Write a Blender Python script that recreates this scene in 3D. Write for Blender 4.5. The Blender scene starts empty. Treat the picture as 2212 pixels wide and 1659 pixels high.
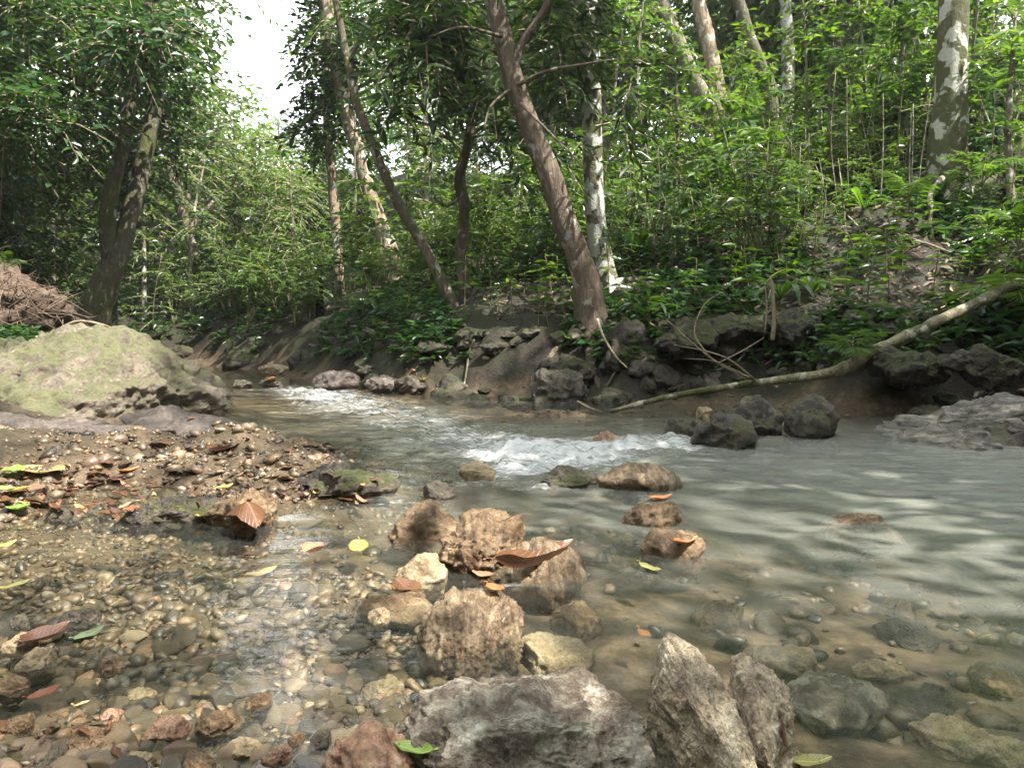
import bpy, bmesh, math, random
import numpy as np
from mathutils import Vector, Matrix

random.seed(7)
rng = np.random.default_rng(7)
sc = bpy.context.scene
COL = sc.collection

# ------------------------------------------------------------------ camera
CAM_H = 0.55
FPX, CX, CY = 1609.0, 1106.0, 829.5
PITCH = math.atan((CY - 690.0) / FPX)
cd = bpy.data.cameras.new('camera')
cd.sensor_width = 36.0
cd.lens = 36.0 * FPX / 2212.0
cd.clip_start = 0.02
cd.clip_end = 500
cam = bpy.data.objects.new('camera', cd)
COL.objects.link(cam)
cam.location = (0, 0, CAM_H)
cam.rotation_euler = (math.pi / 2 - PITCH, 0, 0)
sc.camera = cam

# ------------------------------------------------------------------ light
SUN_EL, SUN_AZ = 58.0, 122.0      # azimuth clockwise from +Y (view direction)
to_sun = Vector((math.sin(math.radians(SUN_AZ)) * math.cos(math.radians(SUN_EL)),
                 math.cos(math.radians(SUN_AZ)) * math.cos(math.radians(SUN_EL)),
                 math.sin(math.radians(SUN_EL))))
w = bpy.data.worlds.new('World')
sc.world = w
w.use_nodes = True
nt = w.node_tree
nt.nodes.clear()
sky = nt.nodes.new('ShaderNodeTexSky')
sky.sky_type = 'NISHITA'
sky.sun_disc = False
sky.sun_elevation = math.radians(SUN_EL)
sky.sun_rotation = math.radians(SUN_AZ)
tc = nt.nodes.new('ShaderNodeTexCoord')
cn = nt.nodes.new('ShaderNodeTexNoise')
cn.inputs['Scale'].default_value = 2.2
cn.inputs['Detail'].default_value = 6
cr = nt.nodes.new('ShaderNodeValToRGB')
cr.color_ramp.elements[0].position = 0.22
cr.color_ramp.elements[1].position = 0.42
mx = nt.nodes.new('ShaderNodeMix')
mx.data_type = 'RGBA'
mx.inputs[7].default_value = (12.5, 12.8, 13.3, 1)      # sunlit thin white cloud
bg = nt.nodes.new('ShaderNodeBackground')
bg.inputs['Strength'].default_value = 0.10
ow = nt.nodes.new('ShaderNodeOutputWorld')
nt.links.new(tc.outputs['Generated'], cn.inputs['Vector'])
nt.links.new(cn.outputs['Fac'], cr.inputs['Fac'])
nt.links.new(cr.outputs['Color'], mx.inputs[0])
nt.links.new(sky.outputs['Color'], mx.inputs[6])
nt.links.new(mx.outputs[2], bg.inputs['Color'])
nt.links.new(bg.outputs['Background'], ow.inputs['Surface'])

sd = bpy.data.lights.new('sun', 'SUN')
sd.energy = 5.0
sd.angle = math.radians(0.5)
sd.color = (1.0, 0.94, 0.84)
sun = bpy.data.objects.new('sun', sd)
COL.objects.link(sun)
sun.rotation_euler = (-to_sun).to_track_quat('-Z', 'Y').to_euler()
sun.location = (0, 0, 30)

sc.view_settings.view_transform = 'Standard'
sc.view_settings.look = 'None'
sc.view_settings.gamma = 1
sc.view_settings.exposure = 1.72
sc.cycles.use_denoising = True
sc.cycles.max_bounces = 8
sc.cycles.diffuse_bounces = 4
sc.cycles.transparent_max_bounces = 10
sc.cycles.caustics_reflective = False
sc.cycles.caustics_refractive = False
sc.cycles.sample_clamp_indirect = 6.0

# ------------------------------------------------------------------ projection (for laying out by eye from the photo)
cp, sp = math.cos(PITCH), math.sin(PITCH)
def ray(u, v):
    a = (u - CX) / FPX
    b = -(v - CY) / FPX
    return np.array([a, cp + b * sp, -sp + b * cp])
def at_y(u, v, Y):
    d = ray(u, v)
    return np.array([0, 0, CAM_H]) + d * (Y / d[1])
def at_z(u, v, z=0.0):
    d = ray(u, v)
    return np.array([0, 0, CAM_H]) + d * ((z - CAM_H) / d[2])
def proj(P):
    P = np.asarray(P, float).reshape(-1, 3) - np.array([0, 0, CAM_H])
    fwd = P[:, 1] * cp - P[:, 2] * sp
    up = P[:, 1] * sp + P[:, 2] * cp
    f = np.where(fwd > 1e-3, fwd, 1e-3)
    return CX + FPX * P[:, 0] / f, CY - FPX * up / f, fwd

# ------------------------------------------------------------------ numpy noise
def _h(ix, iy, iz, seed):
    h = (ix.astype(np.int64) * 374761393 + iy.astype(np.int64) * 668265263 + iz.astype(np.int64) * 2147483647 + seed * 1274126177) & 0xFFFFFFFF
    h = ((h ^ (h >> 13)) * 1274126177) & 0xFFFFFFFF
    h = h ^ (h >> 16)
    return (h & 0xFFFF) / 32767.5 - 1.0
def vnoise(p, seed=0):
    i = np.floor(p).astype(np.int64)
    f = p - i
    f = f * f * f * (f * (f * 6 - 15) + 10)
    r = 0
    for dx in (0, 1):
        wx = f[:, 0] if dx else 1 - f[:, 0]
        for dy in (0, 1):
            wy = f[:, 1] if dy else 1 - f[:, 1]
            for dz in (0, 1):
                wz = f[:, 2] if dz else 1 - f[:, 2]
                r = r + wx * wy * wz * _h(i[:, 0] + dx, i[:, 1] + dy, i[:, 2] + dz, seed)
    return r
def fbm(p, octv=4, seed=0, gain=0.5, lac=2.03):
    a, s, r = 1.0, 1.0, 0
    for k in range(octv):
        r = r + a * vnoise(p * s + k * 17.3, seed + k)
        a *= gain
        s *= lac
    return r
def ridged(p, octv=4, seed=0):
    a, s, r = 1.0, 1.0, 0
    for k in range(octv):
        r = r + a * (1 - 2 * np.abs(vnoise(p * s + k * 9.1, seed + k)))
        a *= 0.5
        s *= 2.07
    return r
def sstep(a, b, x):
    t = np.clip((x - a) / (b - a), 0, 1)
    return t * t * (3 - 2 * t)

# ------------------------------------------------------------------ mesh helpers
def mesh_np(name, V, groups, mats, smooth=True, attrs=None):
    """groups: list of (faces array (n,k), material index)"""
    V = np.asarray(V, np.float32)
    me = bpy.data.meshes.new(name)
    me.vertices.add(len(V))
    me.vertices.foreach_set('co', V.ravel())
    groups = [(np.asarray(f, np.int32), mi) for f, mi in groups if len(f)]
    nl = sum(f.size for f, _ in groups)
    nf = sum(len(f) for f, _ in groups)
    me.loops.add(nl)
    me.polygons.add(nf)
    me.loops.foreach_set('vertex_index', np.concatenate([f.ravel() for f, _ in groups]))
    st, off, mi_all = [], 0, []
    for f, mi in groups:
        n, k = f.shape
        st.append(off + np.arange(n) * k)
        off += n * k
        mi_all.append(np.full(n, mi, np.int32))
    me.polygons.foreach_set('loop_start', np.concatenate(st).astype(np.int32))
    me.polygons.foreach_set('material_index', np.concatenate(mi_all))
    me.polygons.foreach_set('use_smooth', np.full(nf, smooth))
    for m in mats:
        me.materials.append(m)
    if attrs:
        for k, a in attrs.items():
            at = me.attributes.new(k, 'FLOAT', 'POINT')
            at.data.foreach_set('value', np.asarray(a, np.float32))
    me.update(calc_edges=True)
    return me
def link(name, me, parent=None, loc=None):
    o = bpy.data.objects.new(name, me)
    COL.objects.link(o)
    if loc is not None:
        o.location = loc
    if parent is not None:
        o.parent = parent
    return o
def tag(o, label=None, cat=None, group=None, kind=None):
    if label: o['label'] = label
    if cat: o['category'] = cat
    if group: o['group'] = group
    if kind: o['kind'] = kind
    return o

class MB:
    def __init__(s):
        s.V, s.G, s.n = [], [], 0
    def add(s, V, F, mi=0):
        s.V.append(np.asarray(V, float))
        s.G.append((np.asarray(F, np.int32) + s.n, mi))
        s.n += len(V)
    def mesh(s, name, mats, smooth=True, origin=None):
        V = np.concatenate(s.V)
        if origin is not None:
            V = V - np.asarray(origin)
        gg = {}
        for f, mi in s.G:
            gg.setdefault((f.shape[1], mi), []).append(f)
        return mesh_np(name, V, [(np.concatenate(fs), k[1]) for k, fs in gg.items()], mats, smooth)

def catmull(P, n):
    P = np.asarray(P, float)
    if len(P) < 3:
        t = np.linspace(0, 1, n)[:, None]
        return P[0] * (1 - t) + P[-1] * t
    Q = np.vstack([2 * P[0] - P[1], P, 2 * P[-1] - P[-2]])
    m = len(P) - 1
    out = []
    for t in np.linspace(0, m - 1e-6, n):
        i = int(t)
        f = t - i
        a, b, c, d = Q[i], Q[i + 1], Q[i + 2], Q[i + 3]
        out.append(0.5 * ((2 * b) + (c - a) * f + (2 * a - 5 * b + 4 * c - d) * f * f + (3 * b - a - 3 * c + d) * f ** 3))
    return np.array(out)
def tube(P, R, sides=8, bump=0.0, seed=0, cap=True):
    P = np.asarray(P, float)
    n = len(P)
    R = np.interp(np.linspace(0, 1, n), np.linspace(0, 1, len(R)), R) if len(R) != n else np.asarray(R, float)
    T = np.gradient(P, axis=0)
    T /= np.linalg.norm(T, axis=1)[:, None] + 1e-9
    ref = np.array([0, 1.0, 0]) if abs(T[0][1]) < 0.8 else np.array([1.0, 0, 0])
    A = np.cross(T[0], ref); A /= np.linalg.norm(A)
    V = []
    ang = np.linspace(0, 2 * np.pi, sides, endpoint=False)
    for i in range(n):
        A = A - T[i] * np.dot(A, T[i]); A /= np.linalg.norm(A) + 1e-9
        B = np.cross(T[i], A)
        V.append(P[i] + R[i] * (np.cos(ang)[:, None] * A + np.sin(ang)[:, None] * B))
    V = np.concatenate(V)
    if bump:
        c = np.repeat(P, sides, axis=0)
        r = np.repeat(R, sides)[:, None]
        d = (V - c)
        q = V / (np.mean(R) * 1.3)
        q[:, 2] *= 0.35
        V = c + d * (1 + bump * fbm(q, 4, seed)[:, None])
    i, j = np.meshgrid(np.arange(n - 1), np.arange(sides), indexing='ij')
    a = i * sides + j
    b = i * sides + (j + 1) % sides
    F = np.stack([a, b, b + sides, a + sides], -1).reshape(-1, 4)
    if cap:
        V = np.vstack([V, P[:1], P[-1:]])
        nn = n * sides
        j = np.arange(sides)
        j2 = (j + 1) % sides
        c0 = np.stack([np.full(sides, nn), j2, j, j], -1)
        c1 = np.stack([np.full(sides, nn + 1), (n - 1) * sides + j, (n - 1) * sides + j2, (n - 1) * sides + j2], -1)
        return V, F, np.vstack([c0, c1])[:, :3]
    return V, F, None
def add_tube(mb, P, R, sides=8, mi=0, **k):
    V, F, C = tube(P, R, sides, **k)
    n0 = mb.n
    mb.add(V, F, mi)
    if C is not None:
        mb.G.append((C.astype(np.int32) + n0, mi))

# ------------------------------------------------------------------ materials
class M:
    def __init__(s, name):
        s.m = bpy.data.materials.new(name)
        s.m.use_nodes = True
        s.t = s.m.node_tree
        s.t.nodes.clear()
        s.out = s.n('ShaderNodeOutputMaterial')
    def n(s, t, **k):
        x = s.t.nodes.new(t)
        for a, b in k.items():
            setattr(x, a, b)
        return x
    def l(s, a, b):
        s.t.links.new(a, b)
    def val(s, sock, v):
        if hasattr(v, 'is_output') or isinstance(v, bpy.types.NodeSocket):
            s.l(v, sock)
        else:
            sock.default_value = v
    def coord(s, scale=(1, 1, 1), rot=(0, 0, 0), kind='Object'):
        c = s.n('ShaderNodeTexCoord')
        mp = s.n('ShaderNodeMapping')
        mp.inputs['Scale'].default_value = scale
        mp.inputs['Rotation'].default_value = rot
        s.l(c.outputs[kind], mp.inputs['Vector'])
        return mp.outputs['Vector']
    def noise(s, vec, scale, detail=6, rough=0.55, dist=0.0):
        x = s.n('ShaderNodeTexNoise')
        x.inputs['Scale'].default_value = scale
        x.inputs['Detail'].default_value = detail
        x.inputs['Roughness'].default_value = rough
        x.inputs['Distortion'].default_value = dist
        s.l(vec, x.inputs['Vector'])
        return x.outputs['Fac']
    def ramp(s, fac, stops, interp='LINEAR'):
        x = s.n('ShaderNodeValToRGB')
        x.color_ramp.interpolation = interp
        e = x.color_ramp.elements
        while len(e) < len(stops):
            e.new(0.5)
        for k, (p, c) in enumerate(stops):
            e[k].position = p
            e[k].color = (*c, 1) if not isinstance(c, (int, float)) else (c, c, c, 1)
        s.l(fac, x.inputs['Fac'])
        return x.outputs['Color']
    def mix(s, fac, a, b, mode='MIX'):
        x = s.n('ShaderNodeMix', data_type='RGBA', blend_type=mode)
        s.val(x.inputs[0], fac)
        for sock, v in ((x.inputs[6], a), (x.inputs[7], b)):
            s.val(sock, (*v, 1) if isinstance(v, tuple) and len(v) == 3 else v)
        return x.outputs[2]
    def math(s, op, a, b=0.0, clamp=False):
        x = s.n('ShaderNodeMath', operation=op, use_clamp=clamp)
        s.val(x.inputs[0], a)
        s.val(x.inputs[1], b)
        return x.outputs[0]
    def mrange(s, v, a, b, c=0.0, d=1.0):
        x = s.n('ShaderNodeMapRange')
        for k, q in enumerate((v, a, b, c, d)):
            s.val(x.inputs[k], q)
        return x.outputs[0]
    def bump(s, h, strength=0.5, dist=0.02, normal=None):
        x = s.n('ShaderNodeBump')
        x.inputs['Strength'].default_value = strength
        x.inputs['Distance'].default_value = dist
        s.l(h, x.inputs['Height'])
        if normal is not None:
            s.l(normal, x.inputs['Normal'])
        return x.outputs['Normal']
    def pbr(s, col, rough=0.6, normal=None, spec=0.5):
        p = s.n('ShaderNodeBsdfPrincipled')
        s.val(p.inputs['Base Color'], (*col, 1) if isinstance(col, tuple) else col)
        s.val(p.inputs['Roughness'], rough)
        p.inputs['Specular IOR Level'].default_value = spec
        if normal is not None:
            s.l(normal, p.inputs['Normal'])
        return p.outputs[0]
    def done(s, sh):
        s.l(sh, s.out.inputs['Surface'])
        return s.m

def leaf_mat(name, cols, rough=0.42, trans=0.38, spec=0.5):
    m = M(name)
    g = m.n('ShaderNodeNewGeometry')
    oi = m.n('ShaderNodeObjectInfo')
    r = m.math('FRACT', m.math('ADD', g.outputs['Random Per Island'], m.math('MULTIPLY', oi.outputs['Random'], 3.7)))
    n = len(cols)
    c = m.ramp(r, [(k / (n - 1), cc) for k, cc in enumerate(cols)])
    tcol = m.mix(1.0, c, (2.1, 2.0, 0.7), 'MULTIPLY')
    p = m.pbr(c, rough, spec=spec)
    tr = m.n('ShaderNodeBsdfTranslucent')
    m.l(tcol, tr.inputs['Color'])
    x = m.n('ShaderNodeMixShader')
    x.inputs[0].default_value = trans
    m.l(p, x.inputs[1])
    m.l(tr.outputs[0], x.inputs[2])
    return m.done(x.outputs[0])

def rock_mat(name, cols, scale=1.0, moss=0.0, rough=(0.35, 0.75), bump=0.6, strata=None, mosscol=((0.05, 0.07, 0.015), (0.14, 0.16, 0.045)), spec=0.5, mossz=(0.1, 0.75)):
    m = M(name)
    v = m.coord()
    if strata:
        v2 = m.coord(scale=strata[0], rot=strata[1])
    else:
        v2 = v
    n1 = m.noise(v2, 7 * scale, 9, 0.62, 0.6)
    n2 = m.noise(v, 32 * scale, 8, 0.7)
    n3 = m.noise(v, 2.6 * scale, 4, 0.5)
    c = m.ramp(n1, [(0.28, cols[0]), (0.46, cols[1]), (0.58, cols[2]), (0.72, cols[3])])
    sp_ = m.ramp(n2, [(0.33, 0.42), (0.52, 1.0), (0.70, 1.25)])
    c = m.mix(0.75, c, sp_, 'MULTIPLY')
    vo = m.n('ShaderNodeTexVoronoi', feature='DISTANCE_TO_EDGE')
    vo.inputs['Scale'].default_value = 9 * scale
    dv = m.n('ShaderNodeVectorMath', operation='ADD')
    nc = m.n('ShaderNodeTexNoise'); nc.inputs['Scale'].default_value = 5 * scale; nc.inputs['Detail'].default_value = 6
    m.l(v2, nc.inputs['Vector'])
    m.l(v2, dv.inputs[0]); m.l(nc.outputs['Color'], dv.inputs[1])
    m.l(dv.outputs[0], vo.inputs['Vector'])
    crack = m.mrange(vo.outputs['Distance'], 0.0, 0.05)
    h = m.math('ADD', m.math('MULTIPLY', n1, 0.9), m.math('MULTIPLY', n2, 0.35))
    h = m.math('ADD', h, m.math('MULTIPLY', crack, 0.10))
    if moss > 0:
        g = m.n('ShaderNodeNewGeometry')
        sx = m.n('ShaderNodeSeparateXYZ')
        m.l(g.outputs['Normal'], sx.inputs[0])
        up = m.mrange(sx.outputs['Z'], mossz[0], mossz[1])
        mk = m.math('ADD', m.math('MULTIPLY', up, 0.75), m.math('MULTIPLY', m.math('SUBTRACT', n3, 0.5), 2.2))
        mk = m.math('ADD', mk, m.math('MULTIPLY', m.math('SUBTRACT', n1, 0.5), 1.0))
        mk = m.mrange(mk, 0.62 - 0.55 * moss, 0.95 - 0.45 * moss)
        mc = m.mix(m.noise(v, 60 * scale, 5, 0.7), mosscol[0], mosscol[1])
        mc = m.mix(m.mrange(n3, 0.35, 0.65, 0.0, 0.5), mc, mosscol[1])
        c = m.mix(mk, c, mc)
        rg = m.mix(mk, m.mrange(n1, 0.3, 0.7, rough[0], rough[1]), (0.95, 0.95, 0.95))
    else:
        rg = m.mrange(n1, 0.3, 0.7, rough[0], rough[1])
    n4 = m.noise(v, 130 * scale, 4, 0.75)
    c = m.mix(0.55, c, m.ramp(n4, [(0.32, 0.35), (0.5, 1.0), (0.66, 1.5)]), 'MULTIPLY')
    h = m.math('ADD', h, m.math('MULTIPLY', n4, 0.16))
    nm = m.bump(h, min(bump * 1.15, 1.0), 0.042 / scale)
    return m.done(m.pbr(c, rg, nm, spec))

def bark_mat(name, cols, lichen=0.0, lichcol=(0.62, 0.62, 0.56), vscale=0.25, bump=0.7, moss=0.0, lscale=9):
    m = M(name)
    v = m.coord()
    vs = m.coord(scale=(1, 1, vscale))
    n1 = m.noise(vs, 26, 8, 0.65, 0.8)
    n2 = m.noise(v, 7, 5, 0.6)
    c = m.ramp(n1, [(0.3, cols[0]), (0.5, cols[1]), (0.68, cols[2])])
    c = m.mix(m.mrange(n2, 0.42, 0.62), c, m.mix(0.5, c, cols[1]))
    if moss:
        n5 = m.noise(v, 4.0, 5, 0.6)
        c = m.mix(m.mrange(n5, 0.62 - 0.3 * moss, 0.75 - 0.3 * moss, 0, 0.85), c, (0.075, 0.085, 0.025))
    if lichen:
        n3 = m.noise(m.coord(scale=(1, 1, 0.8)), lscale, 4, 0.55, 0.3)
        lm = m.mrange(n3, 0.64 - 0.32 * lichen, 0.68 - 0.32 * lichen)
        c = m.mix(lm, c, m.mix(m.noise(v, 40, 4), lichcol, tuple(x * 0.6 for x in lichcol)))
    h = m.math('ADD', n1, m.math('MULTIPLY', n2, 0.5))
    h = m.math('ADD', h, m.math('MULTIPLY', m.noise(vs, 90, 5, .7), .35))
    return m.done(m.pbr(c, 0.8, m.bump(h, min(1.0, bump * 1.3), 0.045), 0.3))

def plain_mat(name, c0, c1, scale=20, rough=0.7, bump=0.3, spec=0.4):
    m = M(name)
    v = m.coord()
    n = m.noise(v, scale, 6, 0.6)
    return m.done(m.pbr(m.mix(m.mrange(n, 0.3, 0.7), c0, c1), rough, m.bump(n, bump, 0.01), spec))

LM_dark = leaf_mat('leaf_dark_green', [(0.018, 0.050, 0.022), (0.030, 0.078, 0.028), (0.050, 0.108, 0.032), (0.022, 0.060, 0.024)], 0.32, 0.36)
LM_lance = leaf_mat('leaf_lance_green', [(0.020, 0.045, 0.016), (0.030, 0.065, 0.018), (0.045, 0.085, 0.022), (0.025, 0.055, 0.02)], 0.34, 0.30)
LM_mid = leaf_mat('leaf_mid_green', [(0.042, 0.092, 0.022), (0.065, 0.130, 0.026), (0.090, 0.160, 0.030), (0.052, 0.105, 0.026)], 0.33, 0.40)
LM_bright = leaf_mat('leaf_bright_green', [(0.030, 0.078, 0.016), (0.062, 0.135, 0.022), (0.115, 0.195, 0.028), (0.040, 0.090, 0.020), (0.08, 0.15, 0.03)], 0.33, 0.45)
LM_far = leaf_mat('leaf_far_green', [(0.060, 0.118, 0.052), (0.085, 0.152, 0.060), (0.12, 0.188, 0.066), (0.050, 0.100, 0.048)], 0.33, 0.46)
LM_litter = leaf_mat('leaf_litter_brown', [(0.05, 0.032, 0.02), (0.09, 0.06, 0.038), (0.30, 0.235, 0.165), (0.035, 0.024, 0.016), (0.13, 0.085, 0.05), (0.06, 0.04, 0.025)], 0.6, 0.12)

BK_brown = bark_mat('bark_brown', [(0.052, 0.040, 0.028), (0.135, 0.102, 0.074), (0.25, 0.20, 0.15)], 0.10, (0.42, 0.40, 0.34))
BK_white = bark_mat('bark_lichen_white', [(0.07, 0.065, 0.042), (0.15, 0.14, 0.095), (0.24, 0.22, 0.16)], 0.50, (0.58, 0.58, 0.53), 0.7, 0.45, moss=0.6)
BK_thick = bark_mat('bark_thick_mossy', [(0.05, 0.045, 0.028), (0.13, 0.115, 0.078), (0.24, 0.215, 0.16)], 0.34, (0.56, 0.55, 0.48), 0.7, 0.5, moss=0.9, lscale=5)
BK_grey = bark_mat('bark_mossy_grey', [(0.045, 0.039, 0.027), (0.10, 0.088, 0.064), (0.18, 0.16, 0.12)], 0.06, (0.42, 0.42, 0.37), 0.5, 0.5, moss=0.5)
BK_tan = bark_mat('bark_tan_peeling', [(0.12, 0.075, 0.05), (0.32, 0.24, 0.17), (0.52, 0.44, 0.34)], 0.25, (0.62, 0.58, 0.5))
BK_slim = bark_mat('bark_slim_dark', [(0.05, 0.040, 0.030), (0.13, 0.105, 0.075), (0.24, 0.20, 0.15)], 0.15, (0.4, 0.4, 0.33), moss=0.4)
BK_pole = bark_mat('bark_young_pole', [(0.10, 0.085, 0.06), (0.22, 0.19, 0.14), (0.36, 0.32, 0.25)], 0.2)
BK_log = bark_mat('bark_fallen_pole', [(0.12, 0.10, 0.06), (0.27, 0.23, 0.15), (0.44, 0.39, 0.28)], 0.2, (0.55, 0.52, 0.42), moss=0.65)
BK_black = bark_mat('bark_charred', [(0.008, 0.007, 0.007), (0.018, 0.016, 0.015), (0.03, 0.028, 0.026)])
TW = plain_mat('dead_twig_bark', (0.14, 0.10, 0.065), (0.34, 0.27, 0.19), 30)
STEM = plain_mat('green_stem', (0.09, 0.10, 0.04), (0.24, 0.22, 0.12), 30)
ROOT = plain_mat('root_fibre', (0.075, 0.048, 0.034), (0.21, 0.15, 0.11), 40)
ROOTSOIL = plain_mat('root_soil', (0.03, 0.019, 0.014), (0.13, 0.088, 0.062), 16, bump=1.0)

RK_moss = rock_mat('rock_moss_yellow', [(0.10, 0.08, 0.06), (0.20, 0.165, 0.125), (0.27, 0.225, 0.17), (0.36, 0.30, 0.24)], 1.8, 0.62, bump=1.0, mosscol=((0.070, 0.072, 0.036), (0.165, 0.162, 0.086)), mossz=(0.0, 0.7))
RK_bank = rock_mat('rock_bank_dark', [(0.020, 0.016, 0.012), (0.045, 0.036, 0.026), (0.085, 0.068, 0.050), (0.16, 0.13, 0.10)], 1.0, 0.55, bump=0.9, mosscol=((0.022, 0.026, 0.009), (0.06, 0.066, 0.022)))
RK_wet = rock_mat('rock_wet_grey', [(0.026, 0.021, 0.016), (0.072, 0.058, 0.044), (0.14, 0.112, 0.086), (0.27, 0.22, 0.175)], 1.6, 0.2, rough=(0.16, 0.5), bump=0.8, mosscol=((0.03, 0.034, 0.012), (0.08, 0.085, 0.03)))
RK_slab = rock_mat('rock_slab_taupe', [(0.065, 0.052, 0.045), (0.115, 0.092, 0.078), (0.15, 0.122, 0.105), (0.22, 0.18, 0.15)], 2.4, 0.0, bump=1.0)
RK_ledge = rock_mat('rock_ledge_grey', [(0.045, 0.036, 0.030), (0.10, 0.084, 0.070), (0.17, 0.145, 0.12), (0.34, 0.29, 0.24)], 1.7, 0.0, rough=(0.25, 0.6), bump=0.9, strata=((0.8, 1.2, 2.5), (0.2, 0.3, 0.0)))
RK_tan = rock_mat('rock_tan', [(0.16, 0.115, 0.06), (0.29, 0.215, 0.125), (0.38, 0.30, 0.19), (0.52, 0.43, 0.30)], 2.6, 0.0, rough=(0.35, 0.7))
RK_brown = rock_mat('rock_brown_pitted', [(0.065, 0.038, 0.020), (0.17, 0.108, 0.060), (0.28, 0.19, 0.11), (0.42, 0.32, 0.21)], 2.8, 0.0, rough=(0.12, 0.42), bump=1.0)
RK_hero = rock_mat('rock_grey_mottled', [(0.050, 0.036, 0.028), (0.16, 0.125, 0.095), (0.30, 0.27, 0.215), (0.52, 0.49, 0.42)], 3.0, 0.0, rough=(0.10, 0.40), bump=0.8, mosscol=((0.10, 0.11, 0.06), (0.22, 0.23, 0.14)))
RK_split = rock_mat('rock_split_cream', [(0.13, 0.09, 0.065), (0.37, 0.29, 0.20), (0.54, 0.45, 0.32), (0.66, 0.59, 0.45)], 1.7, 0.0, rough=(0.35, 0.7), bump=0.8, strata=((1.9, 0.8, 1.4), (0.25, 0.0, 0.12)))
RK_frac = rock_mat('rock_fractured_brown', [(0.055, 0.034, 0.022), (0.20, 0.138, 0.085), (0.32, 0.235, 0.15), (0.48, 0.38, 0.26)], 2.4, 0.0, rough=(0.12, 0.42), bump=1.0, strata=((2.4, 0.8, 0.7), (0.2, 0.5, 0.25)))
RK_right = rock_mat('rock_streaked_pale', [(0.045, 0.04, 0.034), (0.14, 0.122, 0.10), (0.27, 0.24, 0.20), (0.50, 0.45, 0.38)], 1.5, 0.0, rough=(0.3, 0.65), bump=0.9, strata=((0.7, 1.4, 3.0), (0.2, 0.45, 0.0)), mosscol=((0.05, 0.055, 0.02), (0.11, 0.115, 0.05)))
RK_red = rock_mat('rock_red_brown', [(0.15, 0.075, 0.045), (0.27, 0.15, 0.095), (0.36, 0.23, 0.15), (0.46, 0.35, 0.25)], 3.0, 0.0, rough=(0.12, 0.42))

def pebble_mat():
    m = M('river_pebble')
    g = m.n('ShaderNodeNewGeometry')
    oi = m.n('ShaderNodeObjectInfo')
    r = m.math('FRACT', m.math('ADD', g.outputs['Random Per Island'], m.math('MULTIPLY', oi.outputs['Random'], 7.3)))
    c = m.ramp(r, [(0.0, (0.14, 0.10, 0.056)), (0.14, (0.07, 0.052, 0.036)), (0.30, (0.18, 0.13, 0.075)), (0.42, (0.04, 0.037, 0.036)), (0.52, (0.09, 0.07, 0.05)),
                   (0.60, (0.24, 0.165, 0.10)), (0.72, (0.16, 0.12, 0.085)), (0.84, (0.27, 0.16, 0.095)), (0.93, (0.31, 0.25, 0.165)), (1.0, (0.13, 0.075, 0.055))])
    v = m.coord()
    n = m.noise(v, 55, 7, 0.65)
    c = m.mix(0.8, c, m.ramp(n, [(0.3, 0.32), (0.5, 0.75), (0.7, 1.15)]), 'MULTIPLY')
    return m.done(m.pbr(c, m.mrange(n, 0.3, 0.7, 0.14, 0.42), m.bump(n, 0.5, 0.006), 0.5))
PEB = pebble_mat()

def ground_mat():
    m = M('forest_soil')
    v = m.coord()
    n1 = m.noise(v, 1.6, 6, 0.6)
    n2 = m.noise(v, 18, 9, 0.68)
    n3 = m.noise(v, 90, 5, 0.7)
    c = m.ramp(n2, [(0.3, (0.008, 0.006, 0.004)), (0.48, (0.020, 0.015, 0.010)), (0.62, (0.040, 0.029, 0.019)), (0.75, (0.09, 0.066, 0.045))])
    c = m.mix(m.mrange(n1, 0.42, 0.6, 0, 0.7), c, (0.028, 0.034, 0.011))
    c = m.mix(0.6, c, m.ramp(n3, [(0.3, 0.5), (0.6, 1.15)]), 'MULTIPLY')
    # sandy wet stream bed where the attribute says the water runs
    a = m.n('ShaderNodeAttribute', attribute_name='bed')
    sand = m.ramp(n2, [(0.3, (0.045, 0.031, 0.019)), (0.5, (0.11, 0.078, 0.048)), (0.7, (0.21, 0.152, 0.095))])
    sand = m.mix(0.7, sand, m.ramp(n3, [(0.3, 0.5), (0.5, 1.0), (0.65, 1.4)]), 'MULTIPLY')
    c = m.mix(a.outputs['Fac'], c, sand)
    h = m.math('ADD', n2, m.math('MULTIPLY', n3, 0.4))
    return m.done(m.pbr(c, 0.75, m.bump(h, 0.8, 0.03), 0.35))
GROUND = ground_mat()

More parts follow.
